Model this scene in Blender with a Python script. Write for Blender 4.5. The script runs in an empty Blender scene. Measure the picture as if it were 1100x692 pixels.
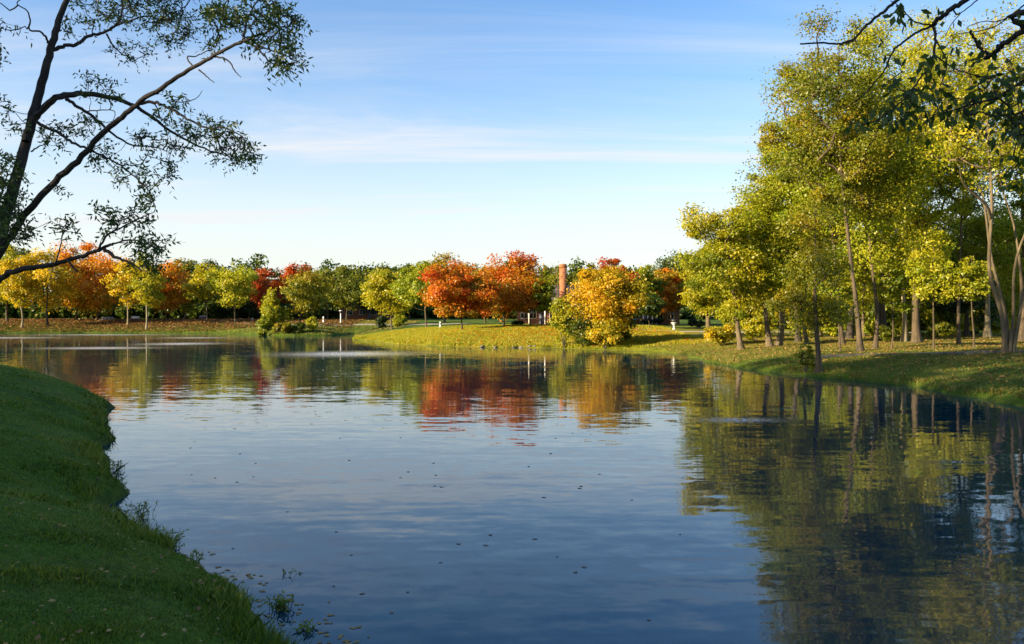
import bpy, math, random
import numpy as np
from mathutils import Vector
from mathutils.bvhtree import BVHTree

SC = bpy.context.scene
COL = SC.collection
F, CX, HY, EYE = 900.0, 550.0, 338.0, 3.0      # lens in photo pixels, horizon row, eye height above the water


def P(px, py, Y):
    return np.array([(px - CX) / F * Y, Y, EYE + (HY - py) / F * Y])


# ------------------------------------------------------------------ helpers
def tag(o, label=None, cat=None, group=None, kind=None):
    if label: o['label'] = label
    if cat: o['category'] = cat
    if group: o['group'] = group
    if kind: o['kind'] = kind
    return o


def empty(name, loc):
    o = bpy.data.objects.new(name, None)
    o.empty_display_size = 0.3
    COL.objects.link(o)
    o.location = [float(c) for c in loc]
    return o


def mesh_obj(name, verts, sizes, loops, mat, parent=None, smooth=False, attrs=None):
    """verts (n,3); sizes: polygon sizes; loops: flat vertex indices"""
    me = bpy.data.meshes.new(name)
    verts = np.asarray(verts, dtype=np.float32)
    loops = np.asarray(loops, dtype=np.int32).ravel()
    sizes = np.asarray(sizes, dtype=np.int32)
    me.vertices.add(len(verts))
    me.vertices.foreach_set('co', verts.ravel())
    me.loops.add(len(loops))
    me.loops.foreach_set('vertex_index', loops)
    me.polygons.add(len(sizes))
    starts = np.concatenate([[0], np.cumsum(sizes)[:-1]]).astype(np.int32)
    me.polygons.foreach_set('loop_start', starts)
    me.polygons.foreach_set('loop_total', sizes)
    if smooth:
        me.polygons.foreach_set('use_smooth', np.ones(len(sizes), dtype=bool))
    for k, (dom, arr) in (attrs or {}).items():
        a = me.attributes.new(k, 'FLOAT', dom)
        a.data.foreach_set('value', np.asarray(arr, dtype=np.float32))
    me.update(calc_edges=True)
    me.materials.append(mat)
    o = bpy.data.objects.new(name, me)
    COL.objects.link(o)
    if parent: o.parent = parent
    return o


class MB:
    """collects boxes and polygons for one mesh"""
    def __init__(s): s.v, s.f = [], []
    def box(s, x0, x1, y0, y1, z0, z1):
        b = len(s.v)
        s.v += [(x0, y0, z0), (x1, y0, z0), (x1, y1, z0), (x0, y1, z0), (x0, y0, z1), (x1, y0, z1), (x1, y1, z1), (x0, y1, z1)]
        s.f += [tuple(b + i for i in q) for q in ((3, 2, 1, 0), (4, 5, 6, 7), (0, 1, 5, 4), (1, 2, 6, 5), (2, 3, 7, 6), (3, 0, 4, 7))]
        return s
    def poly(s, pts, faces):
        b = len(s.v); s.v += list(pts); s.f += [tuple(b + i for i in q) for q in faces]
        return s
    def lathe(s, prof, n=14, c=(0, 0)):
        b = len(s.v)
        for r, z in prof:
            for i in range(n):
                a = 2 * math.pi * i / n
                s.v.append((c[0] + r * math.cos(a), c[1] + r * math.sin(a), z))
        for k in range(len(prof) - 1):
            for i in range(n):
                j = (i + 1) % n
                s.f.append((b + k * n + i, b + k * n + j, b + (k + 1) * n + j, b + (k + 1) * n + i))
        s.f.append(tuple(b + i for i in reversed(range(n))))
        s.f.append(tuple(b + (len(prof) - 1) * n + i for i in range(n)))
        return s
    def build(s, name, mat, parent=None, smooth=False):
        return mesh_obj(name, s.v, [len(f) for f in s.f], [i for f in s.f for i in f], mat, parent, smooth)


# ------------------------------------------------------------------ materials
def new_mat(name):
    m = bpy.data.materials.new(name)
    m.use_nodes = True
    nt = m.node_tree
    nt.nodes.clear()
    out = nt.nodes.new('ShaderNodeOutputMaterial')
    return m, nt, out


def N(nt, t, **kw):
    n = nt.nodes.new(t)
    for k, v in kw.items(): setattr(n, k, v)
    return n


def ramp(nt, fac, stops, mode='LINEAR'):
    r = N(nt, 'ShaderNodeValToRGB')
    r.color_ramp.interpolation = mode
    e = r.color_ramp.elements
    while len(e) < len(stops): e.new(0.5)
    for i, (p, c) in enumerate(stops):
        e[i].position = p
        e[i].color = (*c, 1) if len(c) == 3 else c
    nt.links.new(fac, r.inputs[0])
    return r.outputs[0]


def noise(nt, vec, scale, detail=4, rough=0.55, out='Fac', dist=0.0):
    n = N(nt, 'ShaderNodeTexNoise')
    n.inputs['Scale'].default_value = scale
    n.inputs['Detail'].default_value = detail
    n.inputs['Roughness'].default_value = rough
    n.inputs['Distortion'].default_value = dist
    if vec: nt.links.new(vec, n.inputs['Vector'])
    return n.outputs[out]


def mapping(nt, vec, scale=(1, 1, 1), rot=(0, 0, 0), loc=(0, 0, 0)):
    m = N(nt, 'ShaderNodeMapping')
    m.inputs['Scale'].default_value = scale
    m.inputs['Rotation'].default_value = rot
    m.inputs['Location'].default_value = loc
    nt.links.new(vec, m.inputs['Vector'])
    return m.outputs[0]


def mathn(nt, op, a, b=None, clamp=False):
    m = N(nt, 'ShaderNodeMath', operation=op, use_clamp=clamp)
    for i, v in enumerate((a, b)):
        if v is None: continue
        if isinstance(v, (int, float)): m.inputs[i].default_value = v
        else: nt.links.new(v, m.inputs[i])
    return m.outputs[0]


def mixc(nt, fac, a, b):
    m = N(nt, 'ShaderNodeMix', data_type='RGBA')
    for s, v in ((0, fac), (6, a), (7, b)):
        if isinstance(v, (int, float)): m.inputs[s].default_value = v
        elif isinstance(v, tuple): m.inputs[s].default_value = (*v, 1)
        else: nt.links.new(v, m.inputs[s])
    return m.outputs[2]


def leaf_mat(name, cols, transl=0.52, gloss=0.022):
    m, nt, out = new_mat(name)
    at = N(nt, 'ShaderNodeAttribute', attribute_name='tint')
    n = len(cols)
    c = ramp(nt, at.outputs['Fac'], [(i / (n - 1), cols[i]) for i in range(n)])
    d = N(nt, 'ShaderNodeBsdfDiffuse'); nt.links.new(c, d.inputs[0])
    t = N(nt, 'ShaderNodeBsdfTranslucent'); nt.links.new(c, t.inputs[0])
    mx = N(nt, 'ShaderNodeMixShader'); mx.inputs[0].default_value = transl
    nt.links.new(d.outputs[0], mx.inputs[1]); nt.links.new(t.outputs[0], mx.inputs[2])
    g = N(nt, 'ShaderNodeBsdfGlossy'); g.inputs['Roughness'].default_value = 0.45
    g.inputs[0].default_value = (1, 1, 1, 1)
    mg = N(nt, 'ShaderNodeMixShader'); mg.inputs[0].default_value = gloss
    nt.links.new(mx.outputs[0], mg.inputs[1]); nt.links.new(g.outputs[0], mg.inputs[2])
    nt.links.new(mg.outputs[0], out.inputs[0])
    return m


def bark_mat(name, a, b, scale=6.0):
    m, nt, out = new_mat(name)
    g = N(nt, 'ShaderNodeTexCoord')
    v = mapping(nt, g.outputs['Object'], (1, 1, 0.18))
    f = noise(nt, v, scale, 6, 0.65)
    f2 = noise(nt, g.outputs['Object'], 0.9, 3)
    f3 = mathn(nt, 'MULTIPLY_ADD', f, 0.7); nt.nodes[-1].inputs[2].default_value = 0.0
    ff = mathn(nt, 'ADD', f3, mathn(nt, 'MULTIPLY', f2, 0.3))
    c = ramp(nt, ff, [(0.36, a), (0.62, b)])
    p = N(nt, 'ShaderNodeBsdfPrincipled'); p.inputs['Roughness'].default_value = 0.9
    nt.links.new(c, p.inputs['Base Color'])
    bp = N(nt, 'ShaderNodeBump'); bp.inputs['Strength'].default_value = 0.8; bp.inputs['Distance'].default_value = 0.03
    nt.links.new(f, bp.inputs['Height']); nt.links.new(bp.outputs[0], p.inputs['Normal'])
    nt.links.new(p.outputs[0], out.inputs[0])
    return m


def plain_mat(name, a, b=None, rough=0.6, scale=5.0, metal=0.0):
    m, nt, out = new_mat(name)
    g = N(nt, 'ShaderNodeTexCoord')
    f = noise(nt, g.outputs['Object'], scale, 5)
    b = b or tuple(x * 0.7 for x in a)
    c = ramp(nt, f, [(0.35, a), (0.7, b)])
    p = N(nt, 'ShaderNodeBsdfPrincipled'); p.inputs['Roughness'].default_value = rough
    p.inputs['Metallic'].default_value = metal
    nt.links.new(c, p.inputs['Base Color']); nt.links.new(p.outputs[0], out.inputs[0])
    return m


def brick_mat(name, c1, c2, mortar):
    m, nt, out = new_mat(name)
    g = N(nt, 'ShaderNodeTexCoord')
    sx = N(nt, 'ShaderNodeSeparateXYZ'); nt.links.new(g.outputs['Object'], sx.inputs[0])
    cb = N(nt, 'ShaderNodeCombineXYZ')
    nt.links.new(mathn(nt, 'ADD', sx.outputs[0], sx.outputs[1]), cb.inputs[0]); nt.links.new(sx.outputs[2], cb.inputs[1])
    b = N(nt, 'ShaderNodeTexBrick')
    b.inputs['Color1'].default_value = (*c1, 1); b.inputs['Color2'].default_value = (*c2, 1); b.inputs['Mortar'].default_value = (*mortar, 1)
    b.inputs['Scale'].default_value = 1.0; b.inputs['Brick Width'].default_value = 0.22; b.inputs['Row Height'].default_value = 0.075
    b.inputs['Mortar Size'].default_value = 0.01
    nt.links.new(cb.outputs[0], b.inputs['Vector'])
    f = noise(nt, g.outputs['Object'], 0.8, 4)
    c = mixc(nt, mathn(nt, 'MULTIPLY', f, 0.5), b.outputs[0], tuple(x * 0.6 for x in c1))
    p = N(nt, 'ShaderNodeBsdfPrincipled'); p.inputs['Roughness'].default_value = 0.9
    nt.links.new(c, p.inputs['Base Color']); nt.links.new(p.outputs[0], out.inputs[0])
    return m


PAL = {
    'yellowgreen': leaf_mat('yellow_green_leaves', [(.10, .15, .008), (.22, .27, .010), (.37, .37, .012), (.50, .42, .014)]),
    'lime': leaf_mat('lime_leaves', [(.10, .17, .008), (.23, .30, .010), (.38, .41, .014), (.52, .47, .02)]),
    'yellow': leaf_mat('yellow_leaves', [(.22, .22, .008), (.50, .40, .010), (.74, .50, .012), (.78, .55, .02)]),
    'gold': leaf_mat('golden_leaves', [(.24, .23, .008), (.50, .37, .008), (.70, .43, .008), (.62, .28, .006)]),
    'amber': leaf_mat('amber_leaves', [(.24, .22, .010), (.60, .34, .010), (.70, .24, .006), (.60, .11, .004)]),
    'orange': leaf_mat('orange_leaves', [(.15, .17, .010), (.50, .28, .010), (.64, .19, .006), (.54, .10, .004)]),
    'red': leaf_mat('red_leaves', [(.18, .13, .010), (.40, .10, .008), (.50, .07, .006), (.54, .15, .006)]),
    'green': leaf_mat('green_leaves', [(.03, .06, .008), (.065, .11, .009), (.12, .16, .010), (.22, .22, .012)]),
    'olive': leaf_mat('olive_leaves', [(.07, .11, .008), (.16, .19, .009), (.28, .27, .010), (.40, .29, .010)]),
    'rust': leaf_mat('rust_olive_leaves', [(.08, .12, .008), (.18, .21, .009), (.30, .28, .010), (.40, .25, .010)]),
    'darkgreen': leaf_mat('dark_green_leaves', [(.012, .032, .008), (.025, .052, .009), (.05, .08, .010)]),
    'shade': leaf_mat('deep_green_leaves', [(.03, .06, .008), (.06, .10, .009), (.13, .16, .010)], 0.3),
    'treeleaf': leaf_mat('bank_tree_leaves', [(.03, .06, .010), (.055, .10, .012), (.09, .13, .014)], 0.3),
    'brown': leaf_mat('brown_fallen_leaves', [(.16, .08, .03), (.30, .15, .05), (.42, .25, .08), (.46, .32, .10)], 0.15),
    'darkleaf': leaf_mat('wet_dark_leaves', [(.03, .02, .012), (.07, .045, .02), (.14, .075, .025)], 0.1, 0.1),
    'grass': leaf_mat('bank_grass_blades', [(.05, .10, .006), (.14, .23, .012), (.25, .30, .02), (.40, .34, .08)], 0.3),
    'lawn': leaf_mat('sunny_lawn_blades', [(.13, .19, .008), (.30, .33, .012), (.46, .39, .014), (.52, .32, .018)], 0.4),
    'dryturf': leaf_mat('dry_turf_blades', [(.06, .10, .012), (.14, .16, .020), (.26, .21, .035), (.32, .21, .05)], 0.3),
}
BARK = {
    'dark': bark_mat('dark_bark', (.022, .017, .013), (.075, .058, .042)),
    'grey': bark_mat('grey_bark', (.030, .022, .013), (.12, .088, .048)),
    'tan': bark_mat('tan_sunlit_bark', (.05, .038, .022), (.165, .125, .068)),  # lighter bark for lit trunks, the sun put into its tone
    'pale': bark_mat('pale_sunlit_bark', (.12, .10, .06), (.32, .27, .165)),  # for pale stems, and for trunks whose sunlight is painted in
    'black': bark_mat('blackish_bark', (.012, .010, .009), (.045, .036, .03), 9),
}
WHITE = plain_mat('white_paint', (.78, .78, .76), (.62, .62, .6), 0.5)
DARKMETAL = plain_mat('dark_metal', (.02, .02, .022), (.035, .035, .035), 0.5)
GREYWOOD = plain_mat('grey_wood', (.16, .16, .17), (.25, .24, .24), 0.8)
SLATEBLUE = plain_mat('slate_blue_paint', (.13, .14, .22), (.18, .19, .27), 0.7)
SHINGLE = plain_mat('roof_shingles', (.05, .042, .038), (.10, .08, .07), 0.9, 3)
BRICK = brick_mat('red_brick', (.30, .10, .045), (.24, .075, .035), (.32, .25, .2))
CHIM = brick_mat('orange_brick', (.42, .14, .045), (.34, .10, .035), (.36, .22, .14))
STONE = plain_mat('shore_stone', (.22, .19, .15), (.09, .08, .065), 0.9, 4)
m, nt, out = new_mat('window_glass')
p = N(nt, 'ShaderNodeBsdfPrincipled'); p.inputs['Base Color'].default_value = (.012, .016, .02, 1); p.inputs['Roughness'].default_value = 0.05
nt.links.new(p.outputs[0], out.inputs[0]); GLASS = m

# ------------------------------------------------------------------ terrain
SHORE = np.array([
    (-2.15, 7.6), (-3.0, 8.94), (-4.06, 10.3), (-5.3, 11.6), (-6.1, 12.6), (-6.56, 14.06), (-8.0, 16.7), (-9.6, 19.5), (-10.75, 22.1),
    (-12.2, 25.2), (-13.2, 27.6), (-15.2, 30.2), (-19, 32.6), (-26, 34), (-38, 38), (-58, 50), (-82, 78), (-100, 108), (-99, 128), (-90, 134),
    (-82.5, 136), (-70, 137), (-52, 134), (-44, 131), (-38, 126), (-34, 120), (-29, 118.5), (-26, 121), (-25, 128), (-24.5, 131), (-23.5, 127),
    (-19.6, 104), (-15.5, 93), (-11.2, 84), (-4.3, 77.5), (1, 75.5), (4.1, 74), (8.6, 71), (11, 68.5), (12.6, 65.5), (13.6, 63.6), (13.0, 61.2), (12.2, 58.5),
    (12.6, 54.5), (12.7, 50.5), (12.9, 45.8), (13.9, 41.6), (14.6, 39.6), (16.2, 36.3), (16.5, 31.2), (16.4, 26.6), (15.6, 20), (13.5, 14), (10.4, 8.6), (7.2, 6.0),
    (3.4, 5.0), (0, 5.1), (-1.35, 6.5)])


def smooth_closed(pts, k=4):
    n = len(pts); res = []
    for i in range(n):
        p0, p1, p2, p3 = pts[i - 1], pts[i], pts[(i + 1) % n], pts[(i + 2) % n]
        for j in range(k):
            t = j / k
            res.append(0.5 * ((2 * p1) + (-p0 + p2) * t + (2 * p0 - 5 * p1 + 4 * p2 - p3) * t * t + (-p0 + 3 * p1 - 3 * p2 + p3) * t ** 3))
    return np.array(res)


SH = smooth_closed(SHORE, 4)
_r = np.random.default_rng(5)
SHD = np.linalg.norm(SH, axis=1)
SH = SH + _r.normal(0, 1, SH.shape) * np.clip(SHD * 0.006, 0.03, 0.35)[:, None]


def shore_dist(x, y):
    """positive on land, negative on the water"""
    x = np.asarray(x, dtype=np.float64); y = np.asarray(y, dtype=np.float64)
    best = np.full(x.shape, 1e18); inside = np.zeros(x.shape, dtype=bool)
    n = len(SH)
    for i in range(n):
        ax, ay = SH[i]; bx, by = SH[(i + 1) % n]
        dx, dy = bx - ax, by - ay
        t = np.clip(((x - ax) * dx + (y - ay) * dy) / (dx * dx + dy * dy + 1e-12), 0, 1)
        d = (x - ax - t * dx) ** 2 + (y - ay - t * dy) ** 2
        best = np.minimum(best, d)
        c = ((ay > y) != (by > y)) & (x < (bx - ax) * (y - ay) / (by - ay + 1e-15) + ax)
        inside ^= c
    return np.where(inside, -1, 1) * np.sqrt(best)


CTRL = np.array([  # x, y, zmax, L, reach
    (-9, 15, 1.75, 2.5, 14), (-16, 26, 1.9, 2.6, 10), (0, 0, 1.45, 3.0, 14), (12, 5, 1.4, 3, 12),
    (-60, 145, 2.1, 7.0, 40), (-30, 126, 1.7, 6.0, 16), (-8, 95, 1.85, 7.5, 18), (6, 92, 1.85, 7.5, 14), (22, 82, 1.35, 12.0, 12), (18, 112, 1.6, 12, 18),
    (25, 48, 0.95, 5.0, 16), (24, 66, 1.0, 6.0, 14), (45, 80, 1.1, 6, 25), (-110, 70, 2.2, 6, 40), (-50, -10, 1.8, 4, 40)])


def terrain_z(x, y, d=None):
    x = np.asarray(x, dtype=np.float64); y = np.asarray(y, dtype=np.float64)
    if d is None: d = shore_dist(x, y)
    W = np.zeros(x.shape); Z = np.zeros(x.shape); L = np.zeros(x.shape)
    for cx, cy, zm, l, r in CTRL:
        w = 1.0 / (1.0 + ((x - cx) ** 2 + (y - cy) ** 2) / (r * r)) ** 3
        W += w; Z += w * zm; L += w * l
    Z /= W; L /= W
    land = 0.10 + Z * (1 - np.exp(-np.maximum(d, 0) / L))
    bumps = (np.sin(x * 0.9 + 1.3 * np.sin(y * 0.55)) * np.sin(y * 0.8 + 0.7 * np.sin(x * 0.6))) * 0.05 * np.clip(d / 2, 0, 1)
    bumps += np.sin(x * 2.7 + 2 * np.sin(y * 1.9)) * np.sin(y * 3.1 + x) * 0.015 * np.clip(d, 0, 1)
    lip = np.clip((d + 0.12) / 0.24, 0, 1)
    water = -0.7 * (1 - np.exp(np.minimum(d, 0) / 1.2)) - 0.06
    return water * (1 - lip) + (land + bumps) * lip


ang = np.concatenate([np.radians(np.arange(-42, 42, 0.22)), np.radians(np.arange(42, 318, 4.0))])
rad = np.concatenate([[0.3], np.geomspace(1.0, 260, 330), np.geomspace(300, 3000, 14)])
AA, RR = np.meshgrid(ang, rad)
TX = RR * np.sin(AA); TY = RR * np.cos(AA)
TD = shore_dist(TX, TY)
TZ = terrain_z(TX, TY, TD)
na, nr = len(ang), len(rad)
idx = np.arange(nr * na).reshape(nr, na)
q = np.stack([idx[:-1, :], np.roll(idx, -1, 1)[:-1, :], np.roll(idx, -1, 1)[1:, :], idx[1:, :]], -1).reshape(-1, 4)[:, ::-1]
tv = np.stack([TX.ravel(), TY.ravel(), TZ.ravel()], 1)
tv = np.vstack([tv, [[0, 0, float(terrain_z(np.array([0.0]), np.array([0.0]))[0])]]])
cidx = len(tv) - 1
tri = np.stack([np.full(na, cidx), np.roll(idx[0], -1), idx[0]], 1)
sizes = np.concatenate([np.full(len(q), 4), np.full(na, 3)])
loops = np.concatenate([q.ravel(), tri.ravel()])

# fallen leaves thicken where the trees stand: a real covering of the soil
def litter_at(x, y):
    l = np.exp(-(((x - 5) / 14) ** 2 + ((y - 82) / 9) ** 2)) * 0.8
    l += np.exp(-(((x - 26) / 12) ** 2 + ((y - 55) / 12) ** 2)) * 0.7
    l += np.exp(-(((x + 62) / 28) ** 2 + ((y - 146) / 7) ** 2)) * 1.0
    l += np.exp(-(((x - 24) / 9) ** 2 + ((y - 78) / 8) ** 2)) * 0.4
    return np.clip(l, 0, 1)
def sunny_at(x, y):  # where the sunlit lawns take a brighter ground colour
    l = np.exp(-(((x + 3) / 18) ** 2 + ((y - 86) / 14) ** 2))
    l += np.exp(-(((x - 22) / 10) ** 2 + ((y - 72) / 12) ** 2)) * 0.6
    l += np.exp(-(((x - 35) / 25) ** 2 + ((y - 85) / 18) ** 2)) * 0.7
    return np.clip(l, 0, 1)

m, nt, out = new_mat('ground_turf')
geo = N(nt, 'ShaderNodeNewGeometry'); pos = geo.outputs['Position']
n1 = noise(nt, pos, 0.35, 6, 0.6); n2 = noise(nt, pos, 6.0, 6, 0.7); n3 = noise(nt, pos, 1.7, 5, 0.6)
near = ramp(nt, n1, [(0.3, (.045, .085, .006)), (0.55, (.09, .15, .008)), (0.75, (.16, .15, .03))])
dry = ramp(nt, n1, [(0.3, (.18, .21, .010)), (0.5, (.30, .28, .012)), (0.75, (.32, .22, .016))])  # brighter turf tone, sunlight on the lawns put into the colour
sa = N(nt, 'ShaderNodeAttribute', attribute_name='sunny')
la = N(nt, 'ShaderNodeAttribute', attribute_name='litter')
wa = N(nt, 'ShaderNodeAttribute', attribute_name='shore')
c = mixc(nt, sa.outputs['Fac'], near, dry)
lf = ramp(nt, mathn(nt, 'ADD', n2, mathn(nt, 'MULTIPLY', la.outputs['Fac'], 0.16)), [(0.55, (0, 0, 0)), (0.66, (1, 1, 1))])
litc = ramp(nt, n3, [(0.3, (.14, .055, .022)), (0.55, (.24, .10, .03)), (0.75, (.26, .17, .05))])
c = mixc(nt, mathn(nt, 'MULTIPLY', lf, mathn(nt, 'MULTIPLY', la.outputs['Fac'], 1.1), True), c, litc)
mudf = ramp(nt, wa.outputs['Fac'], [(0.40, (1, 1, 1)), (0.56, (0, 0, 0))])
c = mixc(nt, mudf, c, (.035, .026, .016))
fine = ramp(nt, n2, [(0.3, (.55, .55, .55)), (0.7, (1.3, 1.3, 1.3))])
mm = N(nt, 'ShaderNodeMix', data_type='RGBA', blend_type='MULTIPLY'); mm.inputs[0].default_value = 1
nt.links.new(c, mm.inputs[6]); nt.links.new(fine, mm.inputs[7])
p = N(nt, 'ShaderNodeBsdfPrincipled'); p.inputs['Roughness'].default_value = 0.95; p.inputs['Specular IOR Level'].default_value = 0.15
nt.links.new(mm.outputs[2], p.inputs['Base Color'])
bp = N(nt, 'ShaderNodeBump'); bp.inputs['Strength'].default_value = 0.9; bp.inputs['Distance'].default_value = 0.06
nt.links.new(n2, bp.inputs['Height']); nt.links.new(bp.outputs[0], p.inputs['Normal']); nt.links.new(p.outputs[0], out.inputs[0])
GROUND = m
allx, ally = tv[:, 0], tv[:, 1]
shore_attr = np.clip(0.5 + np.concatenate([TD.ravel(), [6.0]]) * 0.25, 0, 1)
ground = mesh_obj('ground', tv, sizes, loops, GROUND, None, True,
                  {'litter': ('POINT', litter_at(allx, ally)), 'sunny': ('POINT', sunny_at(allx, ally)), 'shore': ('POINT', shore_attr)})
tag(ground, 'grassy park land sloping down to the pond on every side', 'ground', kind='structure')
BVH = BVHTree.FromPolygons([tuple(v) for v in tv.tolist()], [tuple(f) for f in q.tolist()] + [tuple(f) for f in tri.tolist()])


def gz(x, y):
    h = BVH.ray_cast(Vector((float(x), float(y), 50)), Vector((0, 0, -1)))
    return h[0].z if h[0] else float(terrain_z(np.array([x]), np.array([y]))[0])


# ------------------------------------------------------------------ water
m, nt, out = new_mat('pond_water')
geo = N(nt, 'ShaderNodeNewGeometry'); pos = geo.outputs['Position']
def slope(vec, scale, sx, sy, detail=2, off=0.0):
    c_ = noise(nt, vec, scale, detail, 0.5, 'Color', 0.4)
    s_ = N(nt, 'ShaderNodeVectorMath', operation='SUBTRACT'); s_.inputs[1].default_value = (0.5, 0.5, 0.5); nt.links.new(c_, s_.inputs[0])
    k_ = N(nt, 'ShaderNodeVectorMath', operation='MULTIPLY'); k_.inputs[1].default_value = (sx, sy, 0); nt.links.new(s_.outputs[0], k_.inputs[0])
    return k_.outputs[0]
def vadd(a, b):
    v = N(nt, 'ShaderNodeVectorMath', operation='ADD'); nt.links.new(a, v.inputs[0]); nt.links.new(b, v.inputs[1]); return v.outputs[0]
def vscale(a, f):
    v = N(nt, 'ShaderNodeVectorMath', operation='SCALE'); nt.links.new(a, v.inputs[0])
    if isinstance(f, (int, float)): v.inputs['Scale'].default_value = f
    else: nt.links.new(f, v.inputs['Scale'])
    return v.outputs[0]
swell = slope(mapping(nt, pos, (0.16, 1.0, 1), (0, 0, math.radians(-9))), 2.5, 0.010, 0.052, 1.0)
chop = slope(mapping(nt, pos, (0.45, 1.0, 1), (0, 0, math.radians(10))), 4.6, 0.014, 0.050, 1)
fine_ = slope(mapping(nt, pos, (0.7, 1.0, 1)), 12.0, 0.012, 0.018, 1)
patch = ramp(nt, noise(nt, mapping(nt, pos, (0.05, 0.16, 1)), 1.0, 2), [(0.35, (.45, .45, .45)), (0.62, (1.15, 1.15, 1.15))])
tot = vscale(vadd(vadd(swell, chop), fine_), patch)
# churned patches, aerators and bright wind streaks alike
churn_mask = None
sxyz = N(nt, 'ShaderNodeSeparateXYZ'); nt.links.new(pos, sxyz.inputs[0])
CHURN_SPOTS = [(-12.6, 64, 4.4, 4.0), (-34, 86, 3.6, 3.4), (-37, 75, 4.4, 2.4), (-66, 108, 7, 3.2), (-61, 124, 9, 3.0), (-41, 108, 4, 2.4), (6.4, 23.8, 1.0, 0.5)]
for (ax, ay, rx, ry) in CHURN_SPOTS:
    dx = mathn(nt, 'DIVIDE', mathn(nt, 'SUBTRACT', sxyz.outputs[0], ax), rx)
    dy = mathn(nt, 'DIVIDE', mathn(nt, 'SUBTRACT', sxyz.outputs[1], ay), ry)
    r2 = mathn(nt, 'ADD', mathn(nt, 'MULTIPLY', dx, dx), mathn(nt, 'MULTIPLY', dy, dy))
    g_ = mathn(nt, 'EXPONENT', mathn(nt, 'MULTIPLY', r2, -1.2))
    churn_mask = g_ if churn_mask is None else mathn(nt, 'ADD', churn_mask, g_, True)
churn = slope(mapping(nt, pos, (1, 1.3, 1)), 5.5, 1.5, 1.7, 3)
tot = vadd(tot, vscale(churn, mathn(nt, 'MULTIPLY', churn_mask, 0.5)))
nv = N(nt, 'ShaderNodeVectorMath', operation='ADD'); nv.inputs[1].default_value = (0, 0, 1); nt.links.new(tot, nv.inputs[0])
nn = N(nt, 'ShaderNodeVectorMath', operation='NORMALIZE'); nt.links.new(nv.outputs[0], nn.inputs[0])
p = N(nt, 'ShaderNodeBsdfPrincipled')
p.inputs['Base Color'].default_value = (.001, .032, .050, 1); p.inputs['Roughness'].default_value = 0.03; p.inputs['IOR'].default_value = 1.42
p.inputs['Specular Tint'].default_value = (.40, .85, 1.0, 1)
nt.links.new(nn.outputs[0], p.inputs['Normal'])
foam_glint = mathn(nt, 'MULTIPLY', churn_mask, ramp(nt, noise(nt, mapping(nt, pos, (1, 1.2, 1)), 7.0, 5, .7), [(0.44, (0, 0, 0)), (0.56, (1, 1, 1))]), True)  # white colour for foam and for the sky glints of the streaks
fb = N(nt, 'ShaderNodeBsdfDiffuse'); fb.inputs[0].default_value = (.75, .77, .8, 1)
fm = N(nt, 'ShaderNodeMixShader'); nt.links.new(mathn(nt, 'MULTIPLY', foam_glint, .7), fm.inputs[0])
nt.links.new(p.outputs[0], fm.inputs[1]); nt.links.new(fb.outputs[0], fm.inputs[2]); nt.links.new(fm.outputs[0], out.inputs[0])
WATER = m
water = mesh_obj('water', [(-140, 3, 0), (40, 3, 0), (40, 150, 0), (-140, 150, 0)], [4], [0, 1, 2, 3], WATER)
tag(water, 'calm blue pond water mirroring sky and autumn trees', 'water', kind='structure')

# ------------------------------------------------------------------ paths
ASPH = plain_mat('grey_path', (.10, .09, .085), (.07, .064, .06), 0.9, 2)
PALE = plain_mat('pale_path', (.42, .36, .30), (.30, .25, .20), 0.9, 2)
def path(name, pts, width, mat, label, lift=0.035):
    pts = np.array(pts, dtype=float)
    dense = []
    for i in range(len(pts) - 1):
        k = max(2, int(np.linalg.norm(pts[i + 1] - pts[i]) / 0.8))
        p0 = pts[max(i - 1, 0)]; p1 = pts[i]; p2 = pts[i + 1]; p3 = pts[min(i + 2, len(pts) - 1)]
        for j in range(k):
            t = j / k
            dense.append(0.5 * ((2 * p1) + (-p0 + p2) * t + (2 * p0 - 5 * p1 + 4 * p2 - p3) * t * t + (-p0 + 3 * p1 - 3 * p2 + p3) * t ** 3))
    d = np.array(dense + [pts[-1]])
    tg = np.gradient(d, axis=0); tg /= np.linalg.norm(tg, axis=1)[:, None]
    nrm = np.stack([-tg[:, 1], tg[:, 0]], 1)
    W = 7
    vs = []
    for i in range(len(d)):
        for j in range(W):
            s = (j / (W - 1) - 0.5) * width
            x, y = d[i] + nrm[i] * s
            vs.append((x, y, gz(x, y) + lift * (1 if 0 < j < W - 1 else -1)))
    fs = [(i * W + j, i * W + j + 1, (i + 1) * W + j + 1, (i + 1) * W + j) for i in range(len(d) - 1) for j in range(W - 1)]
    o = mesh_obj(name, vs, [4] * len(fs), [k for f in fs for k in f], mat, None, True)
    tag(o, label, 'path', kind='structure')
path('path', [(17.0, 46.4), (20, 45.7), (24, 45.2), (30, 44.6), (40, 44)], 1.5, ASPH, 'dark grey footpath crossing the right bank behind the waterside trees')
path('path', [(8, 93), (13, 88), (18, 85.5), (24, 84.5), (31, 84), (45, 83)], 1.5, PALE, 'pale footpath at the head of the shaded cove')
path('path', [(-110, 158), (-85, 154), (-60, 150), (-45, 141), (-36, 134), (-29, 136.5), (-22, 138), (-14, 128), (-5, 120)], 2.2, PALE, 'pale footpath along the far lawn behind the pond')

# ------------------------------------------------------------------ leaves, tubes, trees
def unit(v):
    return v / (np.linalg.norm(v, axis=-1, keepdims=True) + 1e-9)


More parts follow.
